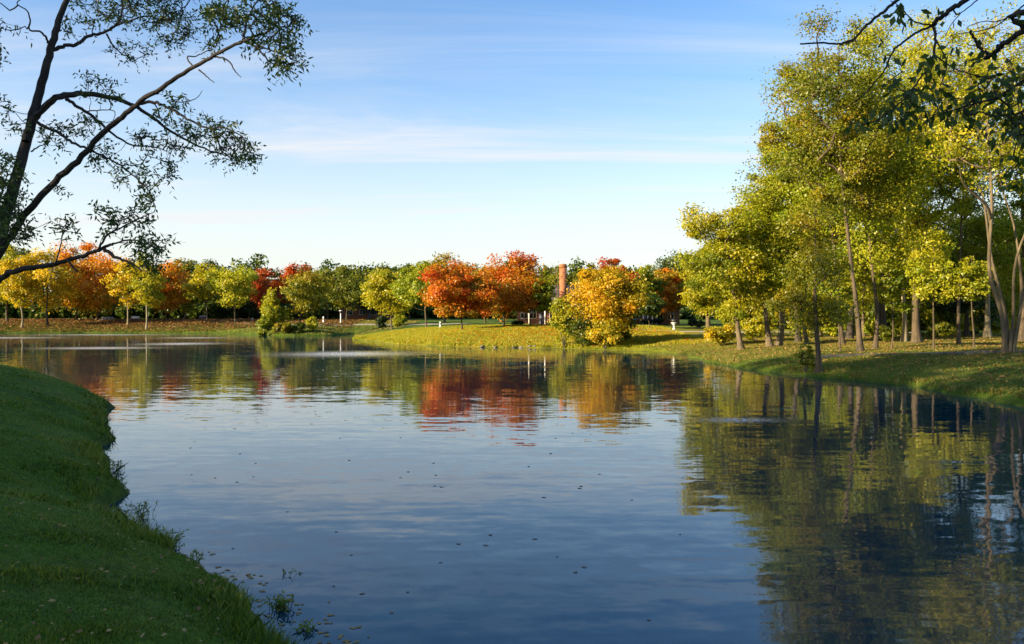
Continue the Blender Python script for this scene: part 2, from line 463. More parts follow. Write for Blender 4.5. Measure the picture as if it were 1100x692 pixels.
def leaf_quads(c, out_dir, size, rng, up=0.55, aspect=0.62, droop=0.25):
    """rhombus leaves at points c (n,3)"""
    n = len(c)
    nrm = unit(rng.normal(0, 1, (n, 3)) * 0.75 + out_dir * 0.7 + np.array([0, 0, up]))
    u = unit(np.cross(nrm, rng.normal(0, 1, (n, 3))))
    u[:, 2] -= droop; u = unit(u)
    v = unit(np.cross(nrm, u))
    l = (size * rng.uniform(0.45, 1.5, n))[:, None]
    w = l * aspect
    vs = np.stack([c - u * l * 0.5, c + v * w * 0.5 - u * l * 0.06, c + u * l * 0.5, c - v * w * 0.5 - u * l * 0.06], 1).reshape(-1, 3)
    return vs


def tubes(paths, sides=5):
    """paths: list of (pts(k,3), radii(k)) -> verts, sizes, loops"""
    V, L, b = [], [], 0
    for pts, r in paths:
        pts = np.asarray(pts, dtype=float); r = np.asarray(r, dtype=float)
        k = len(pts)
        ns = sides if r.max() < 0.06 else (7 if r.max() < 0.15 else 10)
        t = unit(np.gradient(pts, axis=0))
        ref = np.array([1.0, 0, 0]) if abs(t[0][2]) > 0.7 else np.array([0, 0, 1.0])
        a = unit(np.cross(t, ref)); c = np.cross(t, a)
        th = np.arange(ns) * 2 * math.pi / ns
        ring = pts[:, None, :] + (np.cos(th)[None, :, None] * a[:, None, :] + np.sin(th)[None, :, None] * c[:, None, :]) * r[:, None, None]
        V.append(ring.reshape(-1, 3))
        i = np.arange(k - 1)[:, None] * ns + b; j = np.arange(ns)[None, :]; j2 = (j + 1) % ns
        L.append(np.stack([i + j, i + j2, i + ns + j2, i + ns + j], -1).reshape(-1, 4))
        b += k * ns
    V = np.vstack(V); L = np.vstack(L)
    return V, np.full(len(L), 4), L.ravel()


def smooth_path(pts, k=4):
    pts = np.asarray(pts, dtype=float); res = []
    n = len(pts)
    for i in range(n - 1):
        p0, p1, p2, p3 = pts[max(i - 1, 0)], pts[i], pts[i + 1], pts[min(i + 2, n - 1)]
        for j in range(k):
            t = j / k
            res.append(0.5 * ((2 * p1) + (-p0 + p2) * t + (2 * p0 - 5 * p1 + 4 * p2 - p3) * t * t + (-p0 + 3 * p1 - 3 * p2 + p3) * t ** 3))
    res.append(pts[-1])
    return np.array(res)


def grow(stem_paths, targets, rng, tip=0.012, rise=0.8, power=2.3, k=1.0):
    """joins every target to the nearest wood, like boughs do; returns branch tubes"""
    nodes = []; parent = []; trunkflag = []
    for pts in stem_paths:
        for p_ in pts:
            nodes.append(p_); parent.append(-1); trunkflag.append(True)
    nodes = [np.array(n_) for n_ in nodes]
    arr = np.array(nodes)
    d0 = np.array([np.min(np.linalg.norm(arr - t, axis=1)) for t in targets])
    order = np.argsort(d0)
    branches = []; owner = [-1] * len(nodes)
    buf = np.zeros((len(nodes) + len(targets) * 3, 3)); buf[:len(nodes)] = arr; cnt = len(nodes)
    ends = []
    for ti in order:
        t = targets[ti]
        A = buf[:cnt]
        dv = t - A
        hd = np.hypot(dv[:, 0], dv[:, 1])
        cost = np.linalg.norm(dv, axis=1) + rise * np.maximum(0, A[:, 2] - t[2] + 0.35 * hd)
        s = int(np.argmin(cost))
        a = buf[s]
        mid1 = a + (t - a) * 0.35 + rng.normal(0, 0.06, 3) * np.linalg.norm(t - a) + np.array([0, 0, -0.05 * np.linalg.norm(t - a)])
        mid2 = a + (t - a) * 0.7 + rng.normal(0, 0.06, 3) * np.linalg.norm(t - a)
        bi = len(branches)
        branches.append([a.copy(), mid1, mid2, t, owner[s]])
        for m_ in (mid1, mid2, t):
            buf[cnt] = m_; owner.append(bi); cnt += 1
        ends.append(bi)
    w = np.ones(len(branches))
    for i in range(len(branches) - 1, -1, -1):
        o_ = branches[i][4]
        if o_ >= 0: w[o_] += w[i]
    res = []
    for i, b_ in enumerate(branches):
        r0 = tip * k * (w[i] + 0.5) ** (1 / power)
        r1 = max(tip * 0.5, r0 * 0.55) if w[i] > 1 else tip * 0.4
        pp = smooth_path(b_[:4], 2)
        res.append((pp, np.linspace(r0, r1, len(pp))))
    return res


def lobes(rng):
    a = rng.uniform(0, 2 * math.pi, 5); am = rng.uniform(0.06, 0.24, 5)
    return lambda th, tt: 1 + sum(am[i] * np.sin((i + 2) * th + a[i] + 3 * tt) for i in range(5))


def make_tree(name, label, cat, bx, by, height, ctr, R, cbase, pal, bark='grey', nclump=60, nleaf=6000, leaf=0.28, seed=1,
              shape='round', group=None, trunk_r=None, stems=None, crad=None, tint=(0.5, 0.28), topbias=0.0, up=0.55, sparse_low=0.0, aspect=0.62, lean=0.6, limb=1.0):
    """ctr: crown centre offset (dx,dy) at mid crown; R crown radius; cbase height where leaves begin"""
    rng = np.random.default_rng(seed)
    z0 = gz(bx, by)
    root = empty(name, (bx, by, z0)); tag(root, label, cat, group)
    ctr = np.array([ctr[0], ctr[1]])
    r0 = trunk_r or height * 0.014
    top = height * 0.9
    stem_paths = []; tube_list = []
    if stems is None: stems = [[(0, 0, -0.3), (ctr[0] * lean * 0.2, ctr[1] * 0.15, height * 0.12), (ctr[0] * lean * .6, ctr[1] * 0.45, height * 0.35), (ctr[0] * lean * .9, ctr[1] * 0.8, height * 0.62), (ctr[0] * lean, ctr[1], top)]]
    for si, st in enumerate(stems):
        pts = np.array(st, dtype=float)
        pts[1:] += rng.normal(0, 0.008, (len(pts) - 1, 3)) * height * np.array([1, 1, 0.2])
        sp = smooth_path(pts, 6)
        t = np.linspace(0, 1, len(sp))
        rr = r0 * (1 - 0.88 * t) * (1 if si == 0 else 0.8)
        rr = rr * (1 + 0.55 * np.exp(-np.maximum(sp[:, 2], 0) / (2.2 * r0 + 0.05)))
        tube_list.append((sp, rr)); stem_paths.append(sp[sp[:, 2] > cbase * 0.55][::1])
    # crown clumps
    lob = lobes(rng)
    hc = height - cbase
    T = []
    while len(T) < nclump:
        d = unit(rng.normal(0, 1, 3)); r = rng.uniform(0, 1) ** (1 / 2.6)
        if abs(d[2]) > .9: r = min(r, .9)
        if shape == 'conifer':
            tt = 1 - math.sqrt(rng.uniform(0, 1)); th = rng.uniform(0, 2 * math.pi)
            rad_ = R * (1 - tt) ** 0.85 * (0.45 + 0.55 * rng.uniform(0, 1) ** 0.5)
            lay = round(tt * 11) / 11
            T.append((rad_ * math.cos(th), rad_ * math.sin(th), cbase + hc * (0.8 * lay + 0.2 * tt) - 0.12 * rad_)); continue
        x, y, z = d * r
        th = math.atan2(y, x); tt = z
        f_ = min(1.22, max(.68, lob(th, tt)))
        if shape == 'oval': w_ = 1.0 if z > 0 else 1.0
        elif shape == 'maple': w_ = 1.12 if z < 0.1 else 1.0 - 0.25 * (z - 0.1)
        elif shape == 'vase': w_ = 0.75 + 0.45 * (z + 1) / 2
        else: w_ = 1.0
        if rng.uniform() < sparse_low * (0.5 - 0.5 * z): continue
        T.append((x * R * f_ * w_, y * R * f_ * w_, cbase + hc * (0.5 + 0.5 * z * (0.9 + 0.1 * f_))))
    T = np.array(T)
    cen0 = T.mean(0)
    for _ in range(3):                       # no stray tufts: lone boughs are drawn in
        D = np.linalg.norm(T[:, None] - T[None], axis=2) + np.eye(len(T)) * 1e6
        far_ = np.sort(D, axis=1)[:, 1] > (crad or R * 0.3) * 1.35
        T[far_] += (cen0 - T[far_]) * .16
    frac = np.clip((T[:, 2] - 0) / height, 0, 1)
    T[:, 0] += ctr[0] * np.clip(frac / 0.8, 0, 1.1); T[:, 1] += ctr[1] * np.clip(frac / 0.8, 0, 1.1)
    tip = max(0.008, height * 0.0011) * limb
    tube_list += grow(stem_paths, T, rng, tip)
    V, S, L = tubes(tube_list)
    mesh_obj('trunk', V, S, L, BARK[bark], root, True)
    # leaves
    crad = crad or R * 0.30
    per = rng.multinomial(nleaf, rng.dirichlet(np.full(nclump, 4.0)))
    ci = np.repeat(np.arange(nclump), per)
    cr = (crad * rng.uniform(0.45, 1.35, nclump))[ci][:, None]
    off = unit(rng.normal(0, 1, (nleaf, 3))) * (rng.uniform(0, 1, (nleaf, 1)) ** (1 / 2.2)) * cr * np.array([1, 1, 0.62]) * np.where(rng.uniform(0, 1, (nleaf, 1)) < .25, rng.uniform(1.05, 1.5, (nleaf, 1)), 1.0)
    c = T[ci] + off
    if shape == 'weeping': c[:, 2] -= rng.uniform(0, 1, nleaf) ** 1.5 * R * 0.7
    c[:, 2] = np.maximum(c[:, 2], 0.08 + rng.uniform(0, 0.1, nleaf))
    cen = np.array([ctr[0], ctr[1], cbase + hc * 0.45])
    od = unit(0.6 * unit(c - cen) + 0.5 * unit(off))
    vs = leaf_quads(c, od, leaf, rng, up, aspect)
    ct = rng.normal(0, tint[1] * 0.75, nclump)[ci]
    hz = (c[:, 2] - cbase) / max(hc, 0.1) - 0.5
    tv_ = np.clip(tint[0] + ct + rng.normal(0, tint[1] * 0.6, nleaf) + topbias * hz, 0, 1)
    mesh_obj('crown', vs, np.full(nleaf, 4), np.arange(nleaf * 4), PAL[pal], root, False, {'tint': ('FACE', tv_)})
    return root


def tree_px(name, label, cat, base_px, Y, top_py, cx_px, hw_px, bot_py, pal, **kw):
    bx = (base_px - CX) / F * Y
    z0 = gz(bx, Y)
    top = EYE + (HY - top_py) / F * Y; bot = EYE + (HY - bot_py) / F * Y
    H = top - z0; R = hw_px / F * Y
    dxc = (cx_px - base_px) / F * Y
    crad = kw.get('crad') or R * 0.30 * (0.75 + 0.4 * ((kw.get('seed', 1) * 37) % 10) / 10)
    kw['crad'] = crad
    return make_tree(name, label, cat, bx, Y, H - crad * 0.3, (dxc, kw.pop('dy', 0.0)), max(R - crad * 0.55, 0.3), max(bot - z0 + crad * 0.4, 0.15), pal, **kw)

# ------------------------------------------------------------------ trees of the far bank, from the left edge to the right
G1 = 'autumn trees along the far bank'
far = [
 # label, base px, Y, top, cx, hw, bot, pal, opts
 ('pale yellow-green tree ending the far bank, partly behind the leaning tree', 8, 146, 246, 8, 36, 335, 'yellowgreen', dict(tint=(.7, .25))),
 ('bright yellow tree with slim dark trunk at the water, left of the orange maple', 52, 141, 262, 48, 28, 330, 'yellow', dict(bark='dark', sparse=0.3)),
 ('yellow thin tree with pale stem leaning near the water, leftmost slender one', 23, 139, 268, 24, 24, 328, 'yellow', dict(bark='pale', tint=(.35, .25))),
 ('amber tree with dark orange top between the yellow trees and the red-topped maple', 82, 152, 252, 82, 34, 332, 'amber', dict(tint=(.35, .25), topbias=.5)),
 ('broad amber maple with a glowing red-orange top, biggest of the far left', 103, 150, 270, 118, 38, 334, 'amber', dict(tint=(.45, .25), topbias=.6)),
 ('slender pale-trunked yellow tree standing in front of the amber maple', 137, 141, 276, 138, 20, 326, 'yellow', dict(bark='pale', tint=(.4, .3))),
 ('yellow-green tree with pale trunk right at the water, right of the amber maple', 157, 138, 268, 158, 20, 330, 'yellowgreen', dict(bark='pale', tint=(.75, .25))),
 ('brownish orange tree beside the green-yellow lawn trees', 178, 152, 279, 182, 26, 334, 'amber', dict(tint=(.55, .25))),
 ('tall green tree rising behind the brownish orange tree', 198, 165, 273, 197, 20, 335, 'olive', dict(tint=(.5, .2))),
 ('yellow lawn tree with an orange flush, left of the pale lime tree', 222, 148, 282, 221, 20, 322, 'yellowgreen', dict(tint=(.8, .25), topbias=.3, bark='tan')),
 ('dark green tree standing behind the orange-flushed lawn tree', 236, 168, 271, 232, 30, 336, 'green', dict()),
 ('round lime-green lawn tree with a clear straight trunk by itself', 253, 142, 278, 250, 22, 325, 'lime', dict(tint=(.72, .25), bark='tan')),
 ('red-crowned maple rising left behind the drooping waterside tree', 285, 150, 287, 285, 23, 332, 'red', dict(tint=(.5, .25))),
 ('dark red maple top showing behind the olive waterside tree', 322, 152, 281, 322, 26, 330, 'red', dict(tint=(.35, .25))),
 ('olive green tree on the tip of the small headland, above the shrubs', 322, 125, 291, 330, 27, 336, 'olive', dict(tint=(.65, .25), bark='dark')),
 ('yellow-green drooping tree on the headland, its boughs hanging to the water', 296, 123, 305, 293, 15, 350, 'yellowgreen', dict(tint=(.62, .25), shape='weeping', bark='dark')),
 ('mid green tree between the headland trees and the orange-topped lawn tree', 352, 150, 279, 356, 27, 334, 'green', dict(tint=(.75, .2))),
 ('dull green tree directly behind the white lamp post', 372, 146, 283, 374, 25, 332, 'olive', dict(tint=(.35, .2))),
 ('dark green tree in the gap left of the yellow lawn tree', 396, 160, 284, 396, 24, 336, 'darkgreen', dict(tint=(.7, .2))),
 ('yellow lawn tree turning orange low down, with a pale trunk', 421, 112, 283, 416, 26, 333, 'yellowgreen', dict(tint=(.8, .22), topbias=-.2, bark='tan')),
 ('tall green tree peeping over the yellow lawn tree', 414, 158, 275, 416, 21, 330, 'green', dict(tint=(.6, .2))),
 ('leafy green tree with a bare trunk left of the orange-red maple', 458, 103, 279, 455, 25, 332, 'lime', dict(tint=(.45, .25), bark='tan')),
 ('olive and orange tree topping out behind the orange-red maple', 478, 135, 269, 480, 30, 330, 'rust', dict(tint=(.75, .25), topbias=.3)),
 ('rounded orange-red maple standing nearest the water on the sunny lawn', 497, 91, 278, 492, 34, 341, 'orange', dict(tint=(.55, .26), bark='dark', shape='maple', dense=1.3)),
 ('tall domed red-orange maple just left of the brick house', 541, 99, 264, 547, 33, 341, 'orange', dict(tint=(.5, .26), topbias=.45, bark='dark', shape='oval', dense=1.3)),
 ('olive tree filling the gap behind the two orange maples', 522, 128, 276, 520, 24, 335, 'rust', dict(tint=(.55, .2))),
 ('yellow-green tree over the porch of the brick house', 582, 97.5, 287, 583, 15, 332, 'yellowgreen', dict(tint=(.42, .22))),
 ('rusty orange small tree beside the domed red-orange maple', 570, 98, 295, 568, 17, 334, 'amber', dict(tint=(.55, .25))),
 ('green pointed tree just right of the brick chimney', 636, 99, 280, 635, 14, 328, 'olive', dict(tint=(.7, .2), shape='oval')),
 ('olive tree left of the brick chimney, behind the roof', 596, 130, 284, 600, 22, 330, 'olive', dict(tint=(.55, .2))),
 ('red-topped maple rising behind the golden waterside tree', 664, 100, 276, 662, 25, 322, 'red', dict(tint=(.8, .22))),
 ('broad golden tree leaning over the water at the end of the sunny lawn', 655, 73, 286, 652, 36, 352, 'gold', dict(tint=(.42, .26), bark='dark', dense=1.3)),
 ('yellow-green tree right of the golden tree, over the shaded house', 687, 108, 282, 693, 20, 330, 'yellowgreen', dict(tint=(.45, .25))),
 ('orange-yellow tree half hidden behind the lime trees of the right bank', 722, 112, 285, 717, 20, 335, 'amber', dict(tint=(.4, .25))),
 ('dark green tall tree behind the orange-yellow tree', 728, 135, 268, 728, 24, 335, 'green', dict(tint=(.35, .2))),
 ('small dark tree with a bare trunk on the shaded lawn of the cove', 698, 90, 318, 694, 18, 338, 'green', dict(tint=(.3, .2), bark='grey')),
 ('grey-green tree in the dark gap right of the lime lawn tree', 268, 166, 290, 266, 20, 336, 'darkgreen', dict(tint=(.7, .2))),
 ('deep green tree behind the leafy green tree on the lawn', 440, 150, 283, 442, 22, 336, 'green', dict(tint=(.45, .2))),
]
for i, (label, bpx, Y, top, cx, hw, bot, pal, o) in enumerate(far):
    o = dict(o); o.setdefault('shape', ('round', 'oval', 'vase', 'maple')[(i * 7) % 4]); dense = o.pop('dense', 1.0); sp = o.pop('sparse', 0)
    k = 1.0 if Y > 115 else 1.55
    nl = int(10500 * k * (hw / 26) ** 1.2 * dense * (0.6 if sp else 1))
    tree_px('autumn_tree', label, 'tree', bpx, Y, top, cx, hw * (1.16 + .14 * ((i * 13) % 5) / 4), bot + 3 + (i * 5) % 7, pal, nclump=int(66 * k), nleaf=nl, leaf=0.0021 * Y + 0.045,
            seed=100 + i, group=G1, sparse_low=sp, **o)

# bare twigs by the chimney
tree_px('bare_tree', 'nearly leafless pale twiggy tree beside the brick chimney', 'tree', 600, 96, 276, 599, 13, 318, 'rust', nclump=70, nleaf=90, leaf=.2, seed=77, bark='tan', trunk_r=.10)

# ------------------------------------------------------------------ right bank
G2 = 'trees of the right bank grove'
right = [
 ('tall rust-olive oak at the grove\'s upper left edge, on a dark leaning trunk', 925, 48.5, 8, 884, 74, 255, 'rust', 22000, dict(bark='grey', nclump=130, trunk_r=.17, tint=(.5, .25))),
 ('tall yellow-green tree on the slim grey trunk beside the dark leaning oak trunk', 940, 51, 8, 930, 66, 305, 'lime', 20000, dict(bark='grey', nclump=110, trunk_r=.14, tint=(.6, .25))),
 ('young thin olive tree rooted right at the water\'s edge of the right bank', 880, 40.6, 196, 868, 42, 384, 'olive', 9000, dict(bark='grey', nclump=80, trunk_r=.15, tint=(.62, .22), crad=.75)),
 ('leaning lime-yellow tree at the grove\'s left end, foliage down to the lawn', 797, 58, 204, 772, 50, 352, 'yellowgreen', 17000, dict(bark='tan', nclump=110, trunk_r=.20, tint=(.62, .25))),
 ('yellow-green tree on a thick trunk tilting left beside the leaning lime-yellow tree', 828, 60, 196, 806, 46, 330, 'lime', 14000, dict(bark='tan', nclump=90, trunk_r=.22, tint=(.66, .25))),
 ('straight-trunked yellow-green tree second from the thick tilted trunk', 836, 61, 128, 842, 50, 330, 'yellowgreen', 15000, dict(bark='tan', nclump=95, trunk_r=.22, tint=(.45, .25))),
 ('olive green tree between the young shoreline tree and the tilted trunks', 858, 66, 105, 852, 52, 338, 'olive', 15000, dict(bark='dark', nclump=95, trunk_r=.22, tint=(.72, .22))),
 ('massive tree on the widest ivy-dark trunk with a towering lime crown', 985, 58, 2, 985, 74, 290, 'lime', 24000, dict(bark='grey', nclump=130, trunk_r=.27, tint=(.74, .22))),
 ('sunlit pale-trunked tree tight against the widest trunk', 971, 60, 140, 962, 48, 318, 'yellowgreen', 13000, dict(bark='pale', nclump=85, trunk_r=.19, tint=(.5, .25))),
 ('dark-trunked upright green tree behind the slim grey trunk', 952, 64, 60, 952, 46, 320, 'olive', 12000, dict(bark='dark', nclump=85, trunk_r=.30, tint=(.5, .25))),
 ('dark hemlock with drooping layers in the middle of the grove', 1038, 70, 150, 1036, 36, 345, 'darkgreen', 11000, dict(bark='dark', nclump=150, trunk_r=.2, shape='conifer', crad=.8)),
 ('stout sunlit trunk tree with low yellow leaves left of the many-stemmed tree', 1061, 66, 215, 1058, 40, 318, 'yellowgreen', 9000, dict(bark='pale', nclump=70, trunk_r=.26, tint=(.55, .25))),
 ('green tree at the right edge behind the many-stemmed tree', 1097, 60, 60, 1100, 46, 330, 'lime', 12000, dict(bark='grey', nclump=80, trunk_r=.25, tint=(.5, .25))),
 ('mid green tree deep in the grove behind the widest trunk', 1008, 80, 205, 1006, 46, 338, 'green', 9000, dict(bark='dark', nclump=70, tint=(.75, .25))),
 ('yellow-green tree deep in the grove left of the dark leaning trunk', 900, 80, 195, 898, 46, 340, 'yellowgreen', 9000, dict(bark='dark', nclump=70, tint=(.4, .25))),
 ('olive tree behind the tilted trunks at the grove\'s back', 838, 82, 238, 838, 44, 345, 'olive', 9000, dict(bark='dark', nclump=70, tint=(.75, .25))),
 ('small yellow-orange stubby tree at the left foot of the grove', 765, 72, 262, 752, 34, 345, 'yellowgreen', 9000, dict(bark='tan', nclump=70, trunk_r=.28, tint=(.72, .25))),
 ('far green tree seen between the widest trunk and the hemlock', 1070, 92, 225, 1075, 52, 345, 'green', 9000, dict(bark='dark', nclump=70, tint=(.6, .25))),
 ('slight young lime tree catching the sun just right of the widest trunk', 1003, 50, 226, 1000, 32, 338, 'lime', 4200, dict(bark='grey', nclump=60, trunk_r=.07, tint=(.7, .25))),
 ('slight young yellow-green tree right of the slim grey trunk', 957, 51, 250, 958, 24, 345, 'yellowgreen', 3200, dict(bark='grey', nclump=50, trunk_r=.06, tint=(.4, .25))),
 ('slight young yellow-green tree at the left of the many-stemmed tree', 1046, 49, 262, 1042, 26, 338, 'yellowgreen', 3600, dict(bark='grey', nclump=55, trunk_r=.07, tint=(.5, .25))),
 ('slight young lime tree low between the dark leaning trunk and the young shoreline tree', 903, 50, 268, 901, 22, 352, 'lime', 3000, dict(bark='grey', nclump=50, trunk_r=.06, tint=(.6, .25))),
 ('wide olive-lime tree filling the grove\'s upper middle above the slim trunks', 905, 57, 42, 872, 64, 300, 'lime', 16000, dict(bark='grey', nclump=110, trunk_r=.18, tint=(.45, .25))),
 ('airy lime tree on a slender trunk between the widest trunk and the many-stemmed tree', 1030, 55, 20, 1032, 62, 250, 'lime', 14000, dict(bark='grey', nclump=110, trunk_r=.12, tint=(.75, .22))),
 ('light green slender tree right of the straight-trunked yellow-green tree', 868, 62, 150, 866, 44, 335, 'lime', 11000, dict(bark='tan', nclump=90, trunk_r=.15, tint=(.5, .25))),
 ('bright lime young tree between the slim grey and the dark upright trunk', 928, 72, 212, 928, 36, 350, 'lime', 8000, dict(bark='tan', nclump=70, tint=(.75, .25))),
 ('low lime-yellow tree in front of the wood behind the widest trunk', 968, 76, 250, 972, 38, 352, 'yellowgreen', 8000, dict(bark='tan', nclump=70, tint=(.5, .25))),
 ('small light green tree left of the hemlock', 1012, 74, 262, 1012, 34, 354, 'lime', 7000, dict(bark='tan', nclump=60, tint=(.6, .25))),
 ('golden-green small tree behind the many-stemmed tree\'s trunk', 1088, 78, 255, 1088, 40, 352, 'yellowgreen', 8000, dict(bark='tan', nclump=60, tint=(.55, .25))),
 ('leafy low green tree behind the young shoreline tree', 882, 74, 245, 878, 36, 356, 'lime', 8000, dict(bark='tan', nclump=60, tint=(.45, .25))),
 ('slim tree with a bare dark trunk behind the young shoreline tree', 912, 68, 110, 914, 42, 320, 'green', 9000, dict(bark='dark', nclump=70, tint=(.8, .2))),
]
for i, (label, bpx, Y, top, cx, hw, bot, pal, nl, o) in enumerate(right):
    tree_px('grove_tree', label, 'tree', bpx, Y, top, cx, hw * 1.15, bot, pal, limb=1.6, nleaf=int(nl * 1.75), leaf=0.0022 * Y + 0.032, seed=300 + i, group=G2, **o)

# the many-stemmed tree at the right
bx = (1083 - CX) / F * 44
def st(*pp):
    return [((x - 1083) / F * 44, dy, (380 - y) / F * 44) for x, y, dy in pp]
stems = [st((1080, 386, 0), (1077, 340, 0), (1066, 290, -.2), (1055, 220, -.4), (1052, 150, -.5), (1047, 70, -.6), (1042, 25, -.6)),
         st((1085, 386, .1), (1085, 340, .2), (1076, 280, .5), (1070, 230, .6), (1062, 200, .9), (1045, 170, 1.2)),
         st((1087, 386, 0), (1090, 330, 0), (1094, 290, .3), (1090, 240, .5), (1088, 180, .6), (1098, 90, .8)),
         st((1060, 240, -.3), (1045, 225, -1.0), (1020, 205, -1.8), (1002, 190, -2.4)),
         st((1082, 386, -.1), (1082, 345, -.2), (1089, 280, -.9), (1103, 200, -1.6), (1110, 130, -2))]
make_tree('many_stemmed_tree', 'tall many-stemmed tree with smooth tan bark and airy yellow leaves at the right edge', 'tree', bx, 44, 18.3, (-1.4, 0), 4.0, 8.5, 'yellowgreen',
          bark='tan', nclump=120, nleaf=15000, leaf=.14, limb=1.6, seed=410, trunk_r=.135, stems=stems, crad=1.0, tint=(.66, .25))

# shrubs
def shrub_px(name, label, cat, px, Y, top, hw, pal, n=2500, leaf=None, seed=1, cols=30, group=None, **kw):
    bx_ = (px - CX) / F * Y
    z0 = gz(bx_, Y)
    H = EYE + (HY - top) / F * Y - z0; R = hw / F * Y
    k = min(R, H * 0.5) * 0.42
    stems_ = [[(0, 0, -.15), (math.cos(a) * R * .2, math.sin(a) * R * .2, H * .3), (math.cos(a) * R * .45, math.sin(a) * R * .45, H * .75)] for a in (0.4, 1.9, 3.2, 4.6)]
    return make_tree(name, label, cat, bx_, Y, H - k * .3, (0, 0), max(R - k * .55, .2), k * .35, pal, nclump=cols, nleaf=n, leaf=leaf or (0.0022 * Y + .03), seed=seed,
                     trunk_r=max(.02, H * .014), stems=stems_, crad=k, group=group, bark='dark', **kw)
G3 = 'shrubs at the water'
shrub_px('shrub', 'tall yellow-green leafy shrub at the water just below the brick chimney', 'shrub', 606, 74, 314, 17, 'yellowgreen', 5000, seed=501, cols=45, group=G3, tint=(.6, .25))
shrub_px('shrub', 'dark green glossy shrub between the tall yellow-green shrub and the golden tree', 'shrub', 626, 73, 342, 17, 'green', 3600, seed=502, group=G3, tint=(.5, .3))
shrub_px('shrub', 'low yellow shrub overhanging the water beneath the golden tree', 'shrub', 650, 71.5, 340, 22, 'yellow', 5000, seed=503, cols=40, group=G3, tint=(.25, .25))
shrub_px('shrub', 'dull olive shrub tucked behind the golden tree\'s low boughs', 'shrub', 672, 75, 338, 14, 'olive', 2600, seed=504, group=G3)
shrub_px('shrub', 'yellow drooping shrub at the left foot of the headland', 'shrub', 284, 121, 336, 10, 'yellowgreen', 2600, seed=505, group=G3, tint=(.3, .22))
shrub_px('shrub', 'brownish low shrub in the middle of the headland edge', 'shrub', 305, 119.5, 345, 15, 'rust', 2600, seed=506, group=G3, tint=(.6, .3))
shrub_px('shrub', 'small bright yellow-green sapling at the right end of the headland', 'shrub', 336, 121, 339, 7, 'lime', 1100, seed=507, group=G3, tint=(.8, .2))
shrub_px('shrub', 'small dark shrub at the foot of the olive headland tree', 'shrub', 322, 120, 346, 10, 'green', 1600, seed=508, group=G3)
shrub_px('shrub', 'sunny yellow undergrowth bush left of the leaning lime-yellow tree\'s trunk', 'shrub', 775, 66, 346, 20, 'yellow', 4200, seed=509, cols=36, tint=(.3, .25))
shrub_px('shrub', 'bushy yellow-green undergrowth between the leaning and tilted trunks', 'shrub', 812, 68, 340, 18, 'yellowgreen', 3600, seed=510, cols=36, tint=(.75, .25))
shrub_px('shrub', 'leafy sapling bush around the foot of the young shoreline tree', 'shrub', 866, 41.3, 362, 14, 'green', 1500, leaf=.1, seed=511, cols=26, tint=(.7, .3))
shrub_px('shrub', 'rounded green bush at the left of the widest trunk', 'shrub', 952, 61, 348, 13, 'green', 2600, seed=512, tint=(.8, .2))
shrub_px('shrub', 'spreading green bush at the right of the widest trunk', 'shrub', 1010, 64, 346, 20, 'green', 3400, seed=513, tint=(.75, .25))
for k_, (px_, Y_, top_, hw_, pal_, lab_) in enumerate((
    (893, 72, 338, 15, 'lime', 'light lime bush left of the slim grey trunk'), (918, 78, 332, 16, 'yellowgreen', 'yellow-green bush right behind the dark leaning trunk'),
    (938, 70, 342, 12, 'lime', 'small lime bush right of the slim grey trunk'), (972, 74, 336, 14, 'yellowgreen', 'yellow-green bush behind the sunlit pale trunk'),
    (1026, 76, 334, 16, 'lime', 'lime bush in front of the hemlock\'s lowest boughs'), (1072, 74, 338, 14, 'yellowgreen', 'yellow-green bush just left behind the many-stemmed tree'),
    (1096, 66, 340, 14, 'lime', 'lime bush right of the many-stemmed tree at the picture\'s edge'), (862, 72, 340, 14, 'lime', 'light green bush left behind the young shoreline tree'))):
    shrub_px('shrub', lab_, 'shrub', px_, Y_, top_, hw_, pal_, 2600, seed=540 + k_, cols=34, tint=(.65, .28))
shrub_px('shrub', 'dark low bush between the hemlock and the stout sunlit trunk', 'shrub', 1042, 72, 354, 14, 'darkgreen', 2200, seed=514)
shrub_px('shrub', 'dark clipped bush beside the pale stand on the shaded lawn', 'shrub', 748, 92, 342, 16, 'darkgreen', 2600, seed=515)
shrub_px('shrub', 'dark rounded bush in front of the yellow lawn tree\'s trunk', 'shrub', 411, 113, 336, 6, 'darkgreen', 1400, seed=516)
shrub_px('shrub', 'pale yellow-green bush right behind the yellow lawn tree\'s trunk', 'shrub', 429, 122, 336, 9, 'yellowgreen', 1500, seed=517)
shrub_px('hedge', 'long dark hedge in front of the shaded house with white columns', 'hedge', 700, 109, 341, 24, 'darkgreen', 4200, seed=518)
shrub_px('shrub', 'low dark bush under the domed red-orange maple by the house', 'shrub', 556, 97, 344, 11, 'darkgreen', 1800, seed=519)
shrub_px('shrub', 'reddish small bush beside the porch of the brick house', 'shrub', 594, 97.5, 340, 6, 'amber', 1000, seed=520, tint=(.8, .2))

